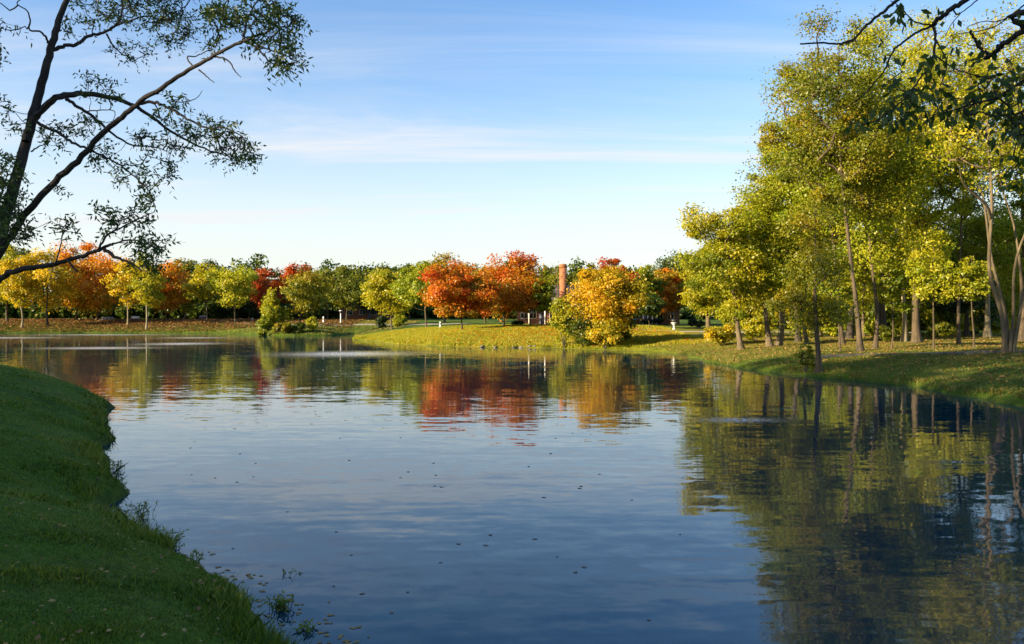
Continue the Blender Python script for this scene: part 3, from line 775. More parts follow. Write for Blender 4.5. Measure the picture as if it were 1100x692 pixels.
# woodland masses: behind everything, and behind the photographer's left shoulder
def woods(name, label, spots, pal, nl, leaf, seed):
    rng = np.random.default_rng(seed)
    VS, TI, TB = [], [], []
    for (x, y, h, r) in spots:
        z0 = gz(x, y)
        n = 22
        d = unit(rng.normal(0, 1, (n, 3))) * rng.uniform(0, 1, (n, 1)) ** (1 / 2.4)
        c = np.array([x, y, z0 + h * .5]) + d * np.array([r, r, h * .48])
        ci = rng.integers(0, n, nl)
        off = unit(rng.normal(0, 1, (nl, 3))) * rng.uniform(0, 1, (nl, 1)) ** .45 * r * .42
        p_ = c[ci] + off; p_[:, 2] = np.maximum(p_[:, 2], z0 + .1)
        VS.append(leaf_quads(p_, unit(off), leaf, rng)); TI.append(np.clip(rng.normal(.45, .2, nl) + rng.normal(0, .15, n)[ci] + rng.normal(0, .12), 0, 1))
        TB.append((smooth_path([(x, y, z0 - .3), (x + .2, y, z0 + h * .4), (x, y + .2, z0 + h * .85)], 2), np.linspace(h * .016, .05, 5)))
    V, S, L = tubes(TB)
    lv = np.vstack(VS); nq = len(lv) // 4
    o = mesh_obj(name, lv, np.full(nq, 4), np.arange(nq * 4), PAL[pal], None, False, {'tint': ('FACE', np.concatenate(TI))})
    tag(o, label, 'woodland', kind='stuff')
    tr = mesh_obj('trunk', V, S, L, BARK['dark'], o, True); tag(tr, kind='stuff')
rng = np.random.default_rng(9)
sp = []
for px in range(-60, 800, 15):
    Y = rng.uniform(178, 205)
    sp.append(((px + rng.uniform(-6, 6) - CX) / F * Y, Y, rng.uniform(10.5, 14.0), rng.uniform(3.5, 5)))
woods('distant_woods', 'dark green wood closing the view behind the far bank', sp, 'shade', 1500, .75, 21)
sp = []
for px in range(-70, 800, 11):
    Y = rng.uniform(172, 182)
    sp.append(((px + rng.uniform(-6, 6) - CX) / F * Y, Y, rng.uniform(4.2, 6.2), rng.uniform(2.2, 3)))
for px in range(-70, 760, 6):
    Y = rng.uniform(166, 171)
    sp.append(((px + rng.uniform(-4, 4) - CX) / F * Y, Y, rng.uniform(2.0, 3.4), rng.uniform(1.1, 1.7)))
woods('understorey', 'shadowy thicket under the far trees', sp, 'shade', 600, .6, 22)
sp = []
for px in range(790, 1150, 17):
    Y = rng.uniform(100, 130)
    sp.append(((px + rng.uniform(-6, 6) - CX) / F * Y, Y, rng.uniform(9, 13.5), rng.uniform(3, 4.4)))
    sp.append(((px + rng.uniform(-6, 6) - CX) / F * 96, 96 + rng.uniform(-2, 2), rng.uniform(3.2, 5), rng.uniform(1.6, 2.4)))
woods('grove_woods', 'green wood behind the right bank grove', sp, 'olive', 1500, .5, 23)
sp = []
for k in range(26):
    t = k / 25
    sp.append((-30 - 32 * rng.uniform(0, 1), -32 + 47 * t + rng.uniform(-3, 3), rng.uniform(20, 27), rng.uniform(4.5, 6.5)))
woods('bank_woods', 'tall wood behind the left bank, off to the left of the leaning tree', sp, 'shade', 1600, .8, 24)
# ------------------------------------------------------------------ leaning tree on the left bank (own depth, real size)
def leaf_blades(c, d, l, w, rng, nrm=None):
    """slim pointed leaves: base c, direction d -> 4-gon"""
    n = len(c)
    nrm = unit(rng.normal(0, 1, (n, 3)) + np.array([0, 0, .5])) if nrm is None else nrm
    v = unit(np.cross(nrm, d))
    l = np.asarray(l).reshape(-1, 1); w = np.asarray(w).reshape(-1, 1)
    return np.stack([c, c + d * l * .42 + v * w * .5, c + d * l, c + d * l * .42 - v * w * .5], 1).reshape(-1, 3)


def px_tree(name, label, base, polylines, sprigs, seed, bark, pal, leaf_fn, twig_r=.006, dens=1.0):
    rng = np.random.default_rng(seed)
    root = empty(name, base); tag(root, label, 'tree')
    b = np.array(base, dtype=float)
    wood = []; nodes = []
    for pl in polylines:
        pts = np.array([P(x, y, Y) if not isinstance(x, tuple) else np.array(x) for (x, y, Y, r) in pl])
        rr = np.array([r for (_, _, _, r) in pl])
        sp_ = smooth_path(pts, 5)
        t = np.linspace(0, len(rr) - 1, len(sp_)); r_ = np.interp(t, np.arange(len(rr)), rr)
        jit = rng.normal(0, 1, sp_.shape) * np.minimum(r_, .02)[:, None] * .35
        sp_ = sp_ + jit
        wood.append((sp_ - b, r_))
        nodes.append(sp_[r_ < .085] if (r_ < .085).any() else sp_[-3:])
    stem_nodes = [np.vstack(nodes)]
    T, W = [], []
    for (cx, cy, rx, ry, n, Y, dY) in sprigs:
        for _ in range(int(n * dens + .5)):
            a = rng.uniform(0, 2 * math.pi); r = math.sqrt(rng.uniform(0, 1))
            T.append(P(cx + rx * r * math.cos(a), cy + ry * r * math.sin(a), Y + rng.normal(0, dY)))
    T = np.array(T)
    br = grow(stem_nodes, T, rng, twig_r, rise=0.15, power=2.6)
    VS = []
    for pp, rr in br:
        wood.append((pp - b, rr))
        tip = pp[-1]; d = unit(pp[-1] - pp[-3])
        VS.append(leaf_fn(tip, d, rng))
    V, S, L = tubes(wood)
    mesh_obj('trunk', V, S, L, BARK[bark], root, True)
    lv = np.vstack(VS) - b
    nq = len(lv) // 4
    mesh_obj('crown', lv, np.full(nq, 4), np.arange(nq * 4), PAL[pal], root, False, {'tint': ('FACE', np.random.default_rng(seed + 1).uniform(0, 1, nq))})
    return root


def sprig_leaves(tip, d, rng):
    """a few short twigs of narrow leaflets"""
    out_ = []
    for _ in range(2 if rng.uniform() < .55 else 1):
        dd = unit(d + rng.normal(0, .8, 3) + np.array([0, 0, -.1]))
        L_ = rng.uniform(.14, .28); n = rng.integers(5, 8)
        t = np.linspace(.1, 1, n)[:, None]
        c = tip - dd * L_ * .4 + dd * L_ * t + np.array([0, 0, -1]) * (t ** 2) * L_ * .2
        side = unit(np.cross(dd, rng.normal(0, 1, 3)))
        sgn = np.where(np.arange(n) % 2 == 0, 1, -1)[:, None]
        ld = unit(dd * .65 + side * sgn * .8 + rng.normal(0, .22, (n, 3)) + np.array([0, 0, -.25]))
        out_.append(leaf_blades(c, ld, rng.uniform(.05, .088, n), rng.uniform(.017, .028, n), rng))
    return np.vstack(out_)


Y0 = 11.0
PW = Y0 / F           # metres per photo pixel at the trunk
def pl(pts, y0, y1, w0, w1):
    n = len(pts)
    return [(x, y, y0 + (y1 - y0) * i / (n - 1), (w0 + (w1 - w0) * i / (n - 1)) * .5 * PW) for i, (x, y) in enumerate(pts)]
base_pt = P(-48, 470, Y0); base_pt[2] = gz(base_pt[0], base_pt[1]) - .1
bpy_ = HY + F * (EYE - base_pt[2]) / Y0
lean = [
    pl([(-48, bpy_ + 6), (-44, 430), (-33, 370), (-18, 310), (-3, 262), (10, 218), (22, 178), (33, 140), (44, 98), (54, 60), (63, 30), (73, 0), (84, -40), (92, -80), (96, -120)], Y0, Y0 + .4, 18, 2.6),
    pl([(-27, 345), (-10, 292), (12, 252), (35, 221), (60, 196), (88, 168), (110, 145), (132, 126), (152, 110), (180, 91), (210, 73), (238, 57), (262, 45)], Y0, 9.7, 9, 2.8),
    pl([(28, 152), (40, 126), (58, 109), (80, 102), (102, 102), (125, 107), (145, 114), (166, 128), (190, 145), (220, 160), (245, 168)], Y0 + .1, 12.2, 9, 1.4),
    pl([(36, 130), (45, 119), (53, 111), (60, 103)], Y0, 10.8, 7, 2.5),
    pl([(72, 107), (85, 115), (101, 126), (115, 139), (130, 150), (146, 157), (166, 158), (180, 163)], 11.25, 11.9, 4.2, 1.0),
    pl([(38, 131), (50, 137), (63, 143), (76, 152), (95, 160), (112, 168), (127, 176), (142, 187), (158, 202)], Y0 + .1, 10.4, 4, 1.2),
    pl([(148, 114), (160, 110), (172, 112), (186, 118), (202, 128), (222, 138), (242, 138), (262, 148)], 10.35, 10.0, 3.8, 1.2),
    pl([(58, 55), (70, 51), (85, 48), (96, 40), (112, 36), (126, 28), (132, 14), (134, -6), (140, -30)], Y0 + .3, 11.9, 5, 1.4),
    pl([(116, 37), (122, 49), (131, 58), (146, 66)], 11.7, 12.1, 2.4, .8),
    pl([(112, 36), (150, 20), (175, 22), (195, 34), (208, 42)], 11.7, 12.4, 2.4, .9),
    pl([(54, 48), (50, 40), (44, 35), (33, 33), (34, 22), (30, 12), (20, 5), (28, -2)], Y0 + .3, 10.7, 2.6, .9),
    pl([(262, 45), (275, 40), (290, 34), (305, 18)], 9.7, 9.4, 3.4, 1),
    pl([(262, 45), (264, 32), (268, 18), (276, 4), (285, -12)], 9.7, 9.9, 2.8, 1),
    pl([(264, 46), (277, 52), (284, 60), (292, 68), (302, 72), (318, 80)], 9.7, 9.5, 2.2, .8),
    pl([(277, 49), (295, 56), (312, 62)], 9.65, 9.4, 1.7, .7),
    pl([(232, 62), (246, 66), (254, 78), (260, 84)], 9.85, 9.6, 2.0, .6),
    pl([(215, 76), (224, 84), (231, 90)], 9.9, 9.8, 1.7, .6),
    pl([(209, 74), (202, 62), (212, 61), (226, 54), (232, 46)], 9.95, 10.2, 1.7, .6),
    pl([(180, 110), (200, 110), (212, 106), (218, 98)], 10.2, 10.1, 1.3, .5),
    pl([(34, 163), (44, 157), (53, 155)], Y0, 10.8, 2, .6),
    pl([(92, 120), (108, 119), (124, 120), (122, 131)], 11.3, 11.0, 1.6, .6),
    pl([(-42, 400), (-28, 340), (0, 300), (25, 289), (50, 286), (75, 279), (100, 272), (114, 265), (122, 262)], Y0, 9.6, 8, 2.4),
    pl([(112, 268), (126, 277), (141, 283), (152, 290)], 9.65, 9.5, 4, .9),
    pl([(106, 269), (114, 254), (130, 245), (150, 235), (166, 228)], 9.7, 9.9, 2.4, .8),
    pl([(122, 262), (140, 258), (158, 262), (172, 268)], 9.6, 9.4, 2, .7),
    pl([(72, 279), (80, 288), (84, 293)], 9.85, 9.7, 2.6, .8),
    pl([(60, 283), (66, 262), (68, 245)], 9.9, 10.0, 1.6, .6),
    pl([(-12, 285), (-4, 240), (2, 210), (8, 190)], Y0 - .3, 10.4, 3, 1),
]
sprigs = [
    (110, 8, 34, 16, 50, 11.9, .35), (160, 10, 38, 22, 90, 12.1, .4), (190, 30, 24, 20, 60, 12.2, .35), (140, 55, 26, 12, 22, 12.0, .25), (85, 28, 22, 10, 14, 11.6, .2),
    (265, 15, 45, 16, 75, 9.8, .4), (295, 30, 32, 26, 95, 9.5, .35), (312, 62, 14, 14, 24, 9.4, .2), (240, 22, 18, 14, 22, 10.0, .3), (298, 72, 16, 8, 16, 9.5, .2), (228, 48, 14, 10, 10, 10.1, .2),
    (190, 125, 26, 14, 26, 10.9, .5), (225, 140, 30, 14, 44, 10.4, .5), (255, 162, 24, 16, 60, 11.2, .6), (195, 150, 22, 12, 24, 11.6, .4), (165, 150, 22, 14, 22, 11.5, .4), (190, 104, 10, 4, 8, 10.2, .1),
    (115, 98, 22, 12, 20, 11.4, .3), (98, 84, 10, 5, 7, 11.4, .2), (90, 135, 20, 12, 22, 11.2, .3), (60, 145, 18, 14, 22, 11.1, .3), (115, 160, 22, 12, 16, 10.8, .4),
    (140, 185, 18, 14, 22, 10.5, .3), (160, 200, 12, 14, 18, 10.4, .3), (180, 185, 14, 14, 18, 11.2, .3), (156, 215, 10, 8, 10, 10.4, .2), (100, 172, 8, 7, 7, 10.8, .2), (65, 203, 10, 6, 6, 10.8, .2),
    (130, 245, 26, 18, 26, 9.8, .3), (165, 262, 18, 14, 34, 9.5, .3), (155, 285, 20, 10, 16, 9.5, .2), (68, 245, 16, 12, 16, 10.0, .3), (110, 226, 10, 6, 8, 10.0, .2), (150, 232, 18, 8, 12, 9.9, .2),
    (8, 205, 18, 42, 110, 10.6, .35), (18, 245, 24, 16, 60, 10.5, .3), (5, 120, 10, 16, 7, 10.9, .2), (20, 135, 14, 6, 7, 10.9, .2), (-60, 160, 50, 70, 60, 11.5, 1.0), (-30, 40, 60, 40, 40, 11.5, 1.0),
    (100, -50, 60, 36, 120, 11.8, .8), (270, -25, 50, 26, 60, 10, .5), (190, -20, 40, 22, 50, 12, .5),
]
px_tree('leaning_tree', 'dark two-stemmed leaning tree with small narrow leaves on the left bank', base_pt, lean, sprigs, 61, 'black', 'treeleaf', sprig_leaves, .0035, .95)

# ------------------------------------------------------------------ overhanging boughs, tree standing off to the right
def broad_leaves(tip, d, rng):
    n = rng.integers(2, 5)
    c = tip + rng.normal(0, .06, (n, 3))
    ld = unit(rng.normal(0, .55, (n, 3)) + d * .4 + np.array([0, 0, -.8]))
    return leaf_blades(c, ld, rng.uniform(.07, .115, n), rng.uniform(.035, .058, n), rng, unit(rng.normal(0, 1, (n, 3)) * np.array([1, 1, .5])))
Y1 = 7.4; PW = Y1 / F
tx, ty = 7.0, 4.7
tb = np.array([tx, ty, gz(tx, ty) - .1])
def wpt(x, y, z, r): return ((x, y, z), 0, 0, r)
over = [
    [wpt(tx, ty, tb[2], .26), wpt(tx - .05, ty + .05, 2.6, .2), wpt(tx - .1, ty + .2, 4.6, .17), wpt(tx - .3, ty + .5, 6.4, .13), wpt(tx - .4, ty + .7, 8.6, .09), wpt(tx - .3, ty + .6, 11.0, .04)],
    [wpt(tx - .2, ty + .35, 5.2, .09), wpt(6.1, 6.2, 6.3, .055)] + pl([(1120, -62), (1075, -28), (1035, 2), (1020, 12), (1008, 20), (1001, 28)], 7.0, 7.4, 6.0, 4.6),
    pl([(1001, 28), (985, 35), (966, 48), (957, 58), (950, 75), (938, 90), (924, 105), (905, 118)], 7.4, 7.7, 3.0, .9),
    pl([(1001, 28), (986, 26), (976, 20), (966, 9), (955, 2)], 7.4, 7.3, 2.0, .7),
    pl([(1001, 28), (1003, 42), (1001, 60), (995, 74), (985, 88), (972, 105), (960, 116), (945, 128), (926, 134)], 7.4, 7.2, 3.2, .8),
    pl([(1003, 42), (1012, 58), (1016, 70), (1012, 85), (1008, 96), (1006, 110)], 7.4, 7.5, 1.8, .7),
    pl([(1003, 60), (1020, 72), (1040, 80), (1060, 85), (1085, 92)], 7.4, 7.6, 1.7, .7),
    [wpt(tx - .2, ty + .35, 5.6, .08), wpt(5.6, 6.2, 6.9, .04)] + pl([(1040, -50), (1000, -20), (965, 0), (955, 8), (942, 18), (930, 28), (918, 41), (907, 47), (895, 48), (880, 47), (858, 48)], 7.4, 7.9, 4.2, 1.8),
    [wpt(tx - .1, ty + .25, 4.8, .08)] + pl([(1130, 14), (1100, 32), (1080, 46), (1068, 56), (1057, 64)], 6.6, 7.2, 6.2, 4.6),
    pl([(1061, 60), (1054, 55), (1048, 47), (1044, 40), (1041, 34)], 7.15, 7.1, 3.6, 2.6),
    pl([(1100, 5), (1085, 17), (1070, 24), (1055, 24), (1042, 28), (1036, 32)], 7.2, 7.4, 1.7, .6),
    pl([(1082, 19), (1068, 29), (1052, 34), (1036, 36), (1020, 39)], 7.25, 7.4, 1.5, .6),
    pl([(1052, -2), (1040, 8), (1030, 16), (1020, 28), (1014, 40)], 7.3, 7.4, 1.5, .6),
    pl([(1022, 11), (1026, 17), (1030, 14)], 7.4, 7.3, 2, 1),
    [wpt(tx - .1, ty + .2, 4.2, .06)] + pl([(1160, 60), (1120, 78), (1090, 92), (1070, 105), (1045, 112), (1020, 120), (985, 128)], 6.8, 7.6, 4.0, .9),
]
spr = [(972, 15, 9, 5, 6, 7.3, .05), (993, 70, 6, 10, 7, 7.3, .08), (1000, 74, 8, 5, 5, 7.35, .08), (965, 100, 18, 10, 12, 7.3, .15), (985, 108, 22, 12, 14, 7.3, .15), (960, 125, 22, 12, 20, 7.3, .15),
       (1000, 122, 30, 16, 26, 7.5, .2), (1020, 100, 10, 6, 5, 7.5, .1), (1060, 95, 22, 14, 16, 7.5, .2), (1085, 100, 24, 30, 34, 7.3, .25), (1075, 130, 30, 18, 24, 7.3, .25), (1095, 150, 14, 30, 18, 7.2, .25),
       (1090, 185, 10, 14, 10, 7.2, .2), (1045, 120, 14, 14, 14, 7.5, .2), (1130, 120, 30, 50, 34, 7.0, .3), (1046, 62, 4, 5, 2, 7.2, .05), (920, 128, 12, 8, 5, 7.4, .1), (1018, 46, 8, 6, 3, 7.4, .1),
       (1016, 22, 6, 12, 3, 7.4, .1), (940, 15, 10, 5, 2, 7.8, .1), (955, 60, 5, 8, 3, 7.6, .1), (1140, 20, 40, 50, 50, 6.8, .4), (1120, -60, 60, 30, 50, 7.0, .4)]
px_tree('overhanging_tree', 'dark broad-leaved boughs hanging into the top right corner', tb, over, spr, 62, 'black', 'treeleaf', broad_leaves, .0032, .75)

# ------------------------------------------------------------------ houses
def window(parent, x, z, w, h, y, face=-1, axis='x'):
    f = MB(); t = .09
    f.box(x - w / 2, x + w / 2, y - .06, y + .02, z, z + t).box(x - w / 2, x + w / 2, y - .06, y + .02, z + h - t, z + h)
    f.box(x - w / 2, x - w / 2 + t, y - .058, y + .02, z + t, z + h - t).box(x + w / 2 - t, x + w / 2, y - .058, y + .02, z + t, z + h - t)
    f.box(x - .025, x + .025, y - .05, y + .02, z + t, z + h - t)
    f.box(x - w / 2 + t, x - .025, y - .048, y + .02, z + h / 2 - .025, z + h / 2 + .025).box(x + .025, x + w / 2 - t, y - .048, y + .02, z + h / 2 - .025, z + h / 2 + .025)
    o = f.build('window', WHITE, parent)
    MB().box(x - w / 2 + .03, x + w / 2 - .03, y - .02, y - .012, z + .03, z + h - .03).build('pane', GLASS, o)
def gable(parent, x0, x1, y0, y1, ze, zr, mat, ov=.35, th=.16):
    """ridge along x"""
    ym = (y0 + y1) / 2; s = (zr - ze) / (ym - y0)
    pts = []
    for x in (x0 - ov, x1 + ov):
        pts += [(x, y0 - ov, ze - ov * s), (x, ym, zr), (x, y1 + ov, ze - ov * s), (x, y1 + ov, ze - ov * s + th), (x, ym, zr + th), (x, y0 - ov, ze - ov * s + th)]
    fs = [(0, 1, 2, 3, 4, 5)[::-1], (6, 7, 8, 9, 10, 11)] + [(i, (i + 1) % 6, 6 + (i + 1) % 6, 6 + i) for i in range(6)]
    return MB().poly(pts, fs).build('roof', mat, parent)
def walls(parent, x0, x1, y0, y1, h, zr, mat, name='wall'):
    ym = (y0 + y1) / 2
    pts = []
    for x in (x0, x1): pts += [(x, y0, -.6), (x, y1, -.6), (x, y1, h), (x, ym, zr - .02), (x, y0, h)]
    fs = [(0, 1, 2, 3, 4)[::-1], (5, 6, 7, 8, 9)] + [(i, (i + 1) % 5, 5 + (i + 1) % 5, 5 + i) for i in range(5)]
    return MB().poly(pts, fs).build(name, mat, parent)

HX, HYY = 5.3, 107.0
hz = gz(HX, HYY)
h1 = empty('brick_house', (HX, HYY, hz)); tag(h1, 'low brick house with a tall orange chimney and white porch posts behind the lawn', 'house')
walls(h1, -4.6, 5.4, 0, 7, 2.75, 5.0, BRICK)
rf = gable(h1, -4.6, 5.4, 0, 7, 2.75, 5.0, SHINGLE)
ch = MB().box(.75, 1.65, -.75, -.004, -.6, 7.3)
ch.box(.68, 1.72, -.82, .06, 7.3, 7.48).box(.78, 1.62, -.72, -.04, 7.48, 7.7)
ch.build('chimney', CHIM, h1)
for x in (-3.75, -2.6): window(h1, x, .75, .95, 1.5, 0)
window(h1, -.05, .75, .95, 1.5, 0); window(h1, 2.7, .75, 1.0, 1.5, 0); window(h1, 4.3, .75, 1.0, 1.5, 0)
d = MB().box(-1.85, -.95, -.05, .01, .02, 2.1).build('door', SLATEBLUE, h1)
MB().box(-1.06, -1.01, -.10, -.05, 1.0, 1.1).build('handle', DARKMETAL, d)
MB().box(-3.3, .4, -2.2, -.003, 2.42, 2.6).build('porch_roof', SHINGLE, h1)
for x in (-3.15, -1.15, .22): MB().box(x - .09, x + .09, -2.1, -1.92, .1, 2.42).build('post', WHITE, h1)
MB().box(-3.4, .5, -2.3, -.004, -.5, .1).build('porch_step', plain_mat('tan_paving', (.40, .26, .14), (.3, .19, .1), .9), h1)
MB().box(1.9, 5.75, -.42, -.36, 2.36, 2.52).build('gutter', WHITE, h1)

HX2, HY2 = 19.2, 114.0
h2 = empty('shaded_house', (HX2, HY2, gz(HX2, HY2))); tag(h2, 'shaded brick house with white columns and a dark gabled roof behind the cove', 'house')
walls(h2, -3.6, 3.6, 0, 6.5, 2.5, 4.7, BRICK); gable(h2, -3.6, 3.6, 0, 6.5, 2.5, 4.7, SHINGLE)
for x in (-2.4, .9, 2.4): window(h2, x, .7, .9, 1.45, 0)
for x in (-1.5, -.9, -.3, .25): MB().lathe([(.12, -.4), (.12, 2.05)], 10, (x, -1.2)).build('column', WHITE, h2, True)
MB().box(-1.8, .55, -1.4, -.003, 2.05, 2.28).build('porch_roof', WHITE, h2)
d = MB().box(-1.1, -.25, -.05, .01, .02, 2.0).build('door', SLATEBLUE, h2); MB().box(-.35, -.3, -.1, -.05, .95, 1.05).build('handle', DARKMETAL, d)

HX3, HY3 = -27.6, 158.0
h3 = empty('long_house', (HX3, HY3, gz(HX3, HY3))); tag(h3, 'long low reddish brick house in the shade right of the white lamp post', 'house')
walls(h3, -4.5, 5, 0, 6, 2.3, 4.0, BRICK); gable(h3, -4.5, 5, 0, 6, 2.3, 4.0, SHINGLE)
for x in (-3, -.6, 1.6, 3.8): window(h3, x, .8, 1.1, 1.1, 0)
d = MB().box(.3, 1.0, -.05, .01, .02, 2.0).build('door', SLATEBLUE, h3); MB().box(.88, .93, -.1, -.05, .95, 1.05).build('handle', DARKMETAL, d)

# ------------------------------------------------------------------ small things on the far lawns
def lamp_post(px, Y, h, label):
    x = (px - CX) / F * Y; r = empty('lamp_post', (x, Y, gz(x, Y))); tag(r, label, 'lamp post')
    MB().lathe([(.16, -.15), (.16, .12), (.10, .18), (.085, h - .55)], 12).build('post', WHITE, r, True)
    MB().lathe([(.09, h - .548), (.19, h - .5), (.23, h - .16), (.21, h - .14)], 10).build('lantern', DARKMETAL, r, True)
    MB().lathe([(.30, h - .138), (.26, h - .08), (.06, h)], 12).build('cap', WHITE, r, True)
lamp_post(366, 140, 2.2, 'white lamp post with dark lantern and pale cap on the far lawn')
def marker(px, Y, h, label):
    x = (px - CX) / F * Y; r = empty('marker_post', (x, Y, gz(x, Y))); tag(r, label, 'post')
    MB().lathe([(.17, -.1), (.17, .06), (.13, .10), (.125, h - .12), (.02, h)], 10).build('post', WHITE, r, True)
    MB().lathe([(.132, h * .5), (.136, h * .5 + .01), (.136, h * .5 + .16), (.132, h * .5 + .17)], 10).build('band', plain_mat('green_band', (.05, .16, .07)), r, True)
marker(347.5, 139, 1.1, 'short white post left of the white lamp post')
marker(271, 146, .6, 'tiny white post on the lawn right of the lime-green lawn tree')
marker(473, 101, .75, 'slim bluish white post between the green lawn tree and the orange-red maple')
x, Y = (724 - CX) / F * 88, 88
r = empty('planter_stand', (x, Y, gz(x, Y))); tag(r, 'white flared stand holding a round dark planter on the shaded cove lawn', 'planter')
MB().lathe([(.2, -.1), (.2, .05), (.09, .14), (.08, .42), (.24, .66), (.34, .72), (.33, .74), (.1, .68)], 14).build('stand', WHITE, r, True)
MB().lathe([(.16, .742), (.27, .86), (.29, 1.02), (.24, 1.06), (.2, .98)], 14).build('bowl', DARKMETAL, r, True)
def bench(px, Y, label, mat, w=1.8, rz=0):
    x = (px - CX) / F * Y; r = empty('park_bench', (x, Y, gz(x, Y))); tag(r, label, 'bench', 'benches on the far lawn'); r.rotation_euler[2] = rz
    s = MB()
    for k in range(4): s.box(-w / 2, w / 2, -.25 + k * .12, -.15 + k * .12, .43, .47)
    s.build('seat', mat, r)
    b = MB()
    for k in range(3): b.box(-w / 2, w / 2, .25, .29, .55 + k * .13, .65 + k * .13)
    b.build('backrest', mat, r)
    for sx in (-w / 2 + .12, w / 2 - .18):
        MB().box(sx, sx + .06, -.22, -.16, -.15, .43).build('leg', DARKMETAL, r)
        MB().box(sx, sx + .06, .29, .35, -.15, .92).build('leg', DARKMETAL, r)
bench(115, 147, 'long bluish grey bench under the amber maple', GREYWOOD, 2.2)
bench(145, 149, 'pale whitish bench right of the bluish grey bench', WHITE, 1.5)
bench(218, 150, 'violet-grey bench beside the orange-flushed lawn tree\'s trunk', SLATEBLUE, 1.5)

# stones along the sunny shore
rng = np.random.default_rng(33)
def stone(x, y, s, label, group):
    n = 9; prof = [(.25, -.3), (.8, -.15), (1.0, .1), (.75, .4), (.3, .55)]
    mb = MB().lathe([(a * s, b * s) for a, b in prof], n)
    mb.v = [(vx * rng.uniform(.8, 1.2) * 1.3, vy * rng.uniform(.8, 1.2), vz * rng.uniform(.85, 1.15)) for vx, vy, vz in mb.v]
    o = mb.build('shore_stone', STONE, None, True); o.location = (x, y, gz(x, y)); o.rotation_euler[2] = rng.uniform(0, 6)
    tag(o, label, 'stone', group)
for px, Y in ((553, 76.2), (560, 76), (569, 75.6), (575, 75.4), (583, 75.2), (590, 75), (597, 74.8), (532, 76.4), (518, 76.8)):
    stone((px - CX) / F * Y, Y, rng.uniform(.14, .26), 'small brown stone at the water along the sunny lawn, left of the shrubs', 'stones along the sunny shore')
for px in (306, 312, 318, 329):
    stone((px - CX) / F * 118, 118.2, rng.uniform(.22, .34), 'pale stone at the water under the headland shrubs', 'stones under the headland')
# ------------------------------------------------------------------ grass and fallen leaves (nobody could count them)
def grass(name, label, pts, hgt, wid, pal, rng, tint, lean=.45):
    n = len(pts)
    d = unit(np.stack([rng.normal(0, lean, n), rng.normal(0, lean, n), np.ones(n)], 1))
    a = rng.uniform(0, 2 * math.pi, n); s = np.stack([np.cos(a), np.sin(a), np.zeros(n)], 1)
    h = np.asarray(hgt).reshape(-1, 1); w = np.asarray(wid).reshape(-1, 1)
    bend = np.stack([rng.normal(0, .35, n), rng.normal(0, .35, n), np.zeros(n)], 1) * h
    v = np.stack([pts - s * w * .5, pts + s * w * .5, pts + d * h * .55 + bend * .25 + s * w * .3, pts + d * h + bend, pts + d * h * .55 + bend * .25 - s * w * .3], 1).reshape(-1, 3)
    o = mesh_obj(name, v, np.full(n, 5), np.arange(n * 5), PAL[pal], None, False, {'tint': ('FACE', tint)})
    tag(o, label, 'grass', kind='stuff')
    return o


def fnoise(x, y, s, seed):
    r = np.random.default_rng(seed); t = 0
    for k in range(6):
        a = r.uniform(0, 2 * math.pi); f = s * r.uniform(.6, 1.8)
        t = t + np.sin((x * math.cos(a) + y * math.sin(a)) * f + r.uniform(0, 6))
    return t / 6


rng = np.random.default_rng(71)
# left bank
n = 900000
r_ = np.exp(rng.uniform(math.log(2.2), math.log(36), n)); a_ = rng.uniform(math.radians(-42), math.radians(6), n)
x = r_ * np.sin(a_); y = r_ * np.cos(a_)
keep = rng.uniform(0, 1, n) < np.clip(.10 + r_ / 16, 0, 1) * (.75 + .25 * np.sign(fnoise(x, y, 1.2, 1)))
x, y, r_ = x[keep], y[keep], r_[keep]
dd = shore_dist(x, y)
k = (dd > .05 + .22 * np.clip(fnoise(x, y, 2.6, 41), -.3, 1)) & (dd < 14) & (fnoise(x, y, 1.4, 44) + .25 * rng.normal(0, 1, len(x)) < .62); x, y, r_, dd = x[k], y[k], r_[k], dd[k]
k = rng.permutation(len(x))[:330000]; x, y, r_, dd = x[k], y[k], r_[k], dd[k]
z = terrain_z(x, y, dd) - .01
edge = np.exp(-((dd - .15) / .35) ** 2) * (fnoise(x, y, 2.2, 8) > -.05)
tuft = np.clip(fnoise(x, y, 3.1, 5) * 1.6, 0, 1)
h = (.024 + .05 * tuft ** 1.5 + .16 * edge * rng.uniform(.3, 1, len(x))) * rng.uniform(.6, 1.4, len(x)) * (1 + r_ * .012)
w = (.0045 + .0007 * r_) * rng.uniform(.7, 1.3, len(x))
tint = np.clip(.40 + .45 * fnoise(x, y, .9, 2) + .25 * fnoise(x, y, 4.0, 12) + rng.normal(0, .28, len(x)), 0, 1)
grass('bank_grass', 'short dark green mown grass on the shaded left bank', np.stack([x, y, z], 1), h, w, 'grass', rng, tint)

# sunny lawn, cove and right bank
def area(n, x0, x1, y0, y1, dmax=60):
    x = rng.uniform(x0, x1, n); y = rng.uniform(y0, y1, n); d_ = shore_dist(x, y)
    k = (d_ > .1 + .3 * np.clip(fnoise(x, y, 1.1, 40), -.3, 1)) & (d_ < dmax)
    return x[k], y[k], d_[k]
x, y, dd = area(230000, -26, 17, 70, 104, 26)
z = terrain_z(x, y, dd) - .02
tint = np.clip(.45 + .25 * fnoise(x, y, .5, 3) + rng.normal(0, .2, len(x)) + .08 * litter_at(x, y), 0, 1)
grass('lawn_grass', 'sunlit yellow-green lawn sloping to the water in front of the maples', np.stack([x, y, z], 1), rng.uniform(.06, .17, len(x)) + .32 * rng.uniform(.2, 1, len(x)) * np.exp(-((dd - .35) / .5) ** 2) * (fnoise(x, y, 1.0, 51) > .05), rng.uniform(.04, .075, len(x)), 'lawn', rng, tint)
x, y, dd = area(210000, 11, 42, 24, 76, 40)
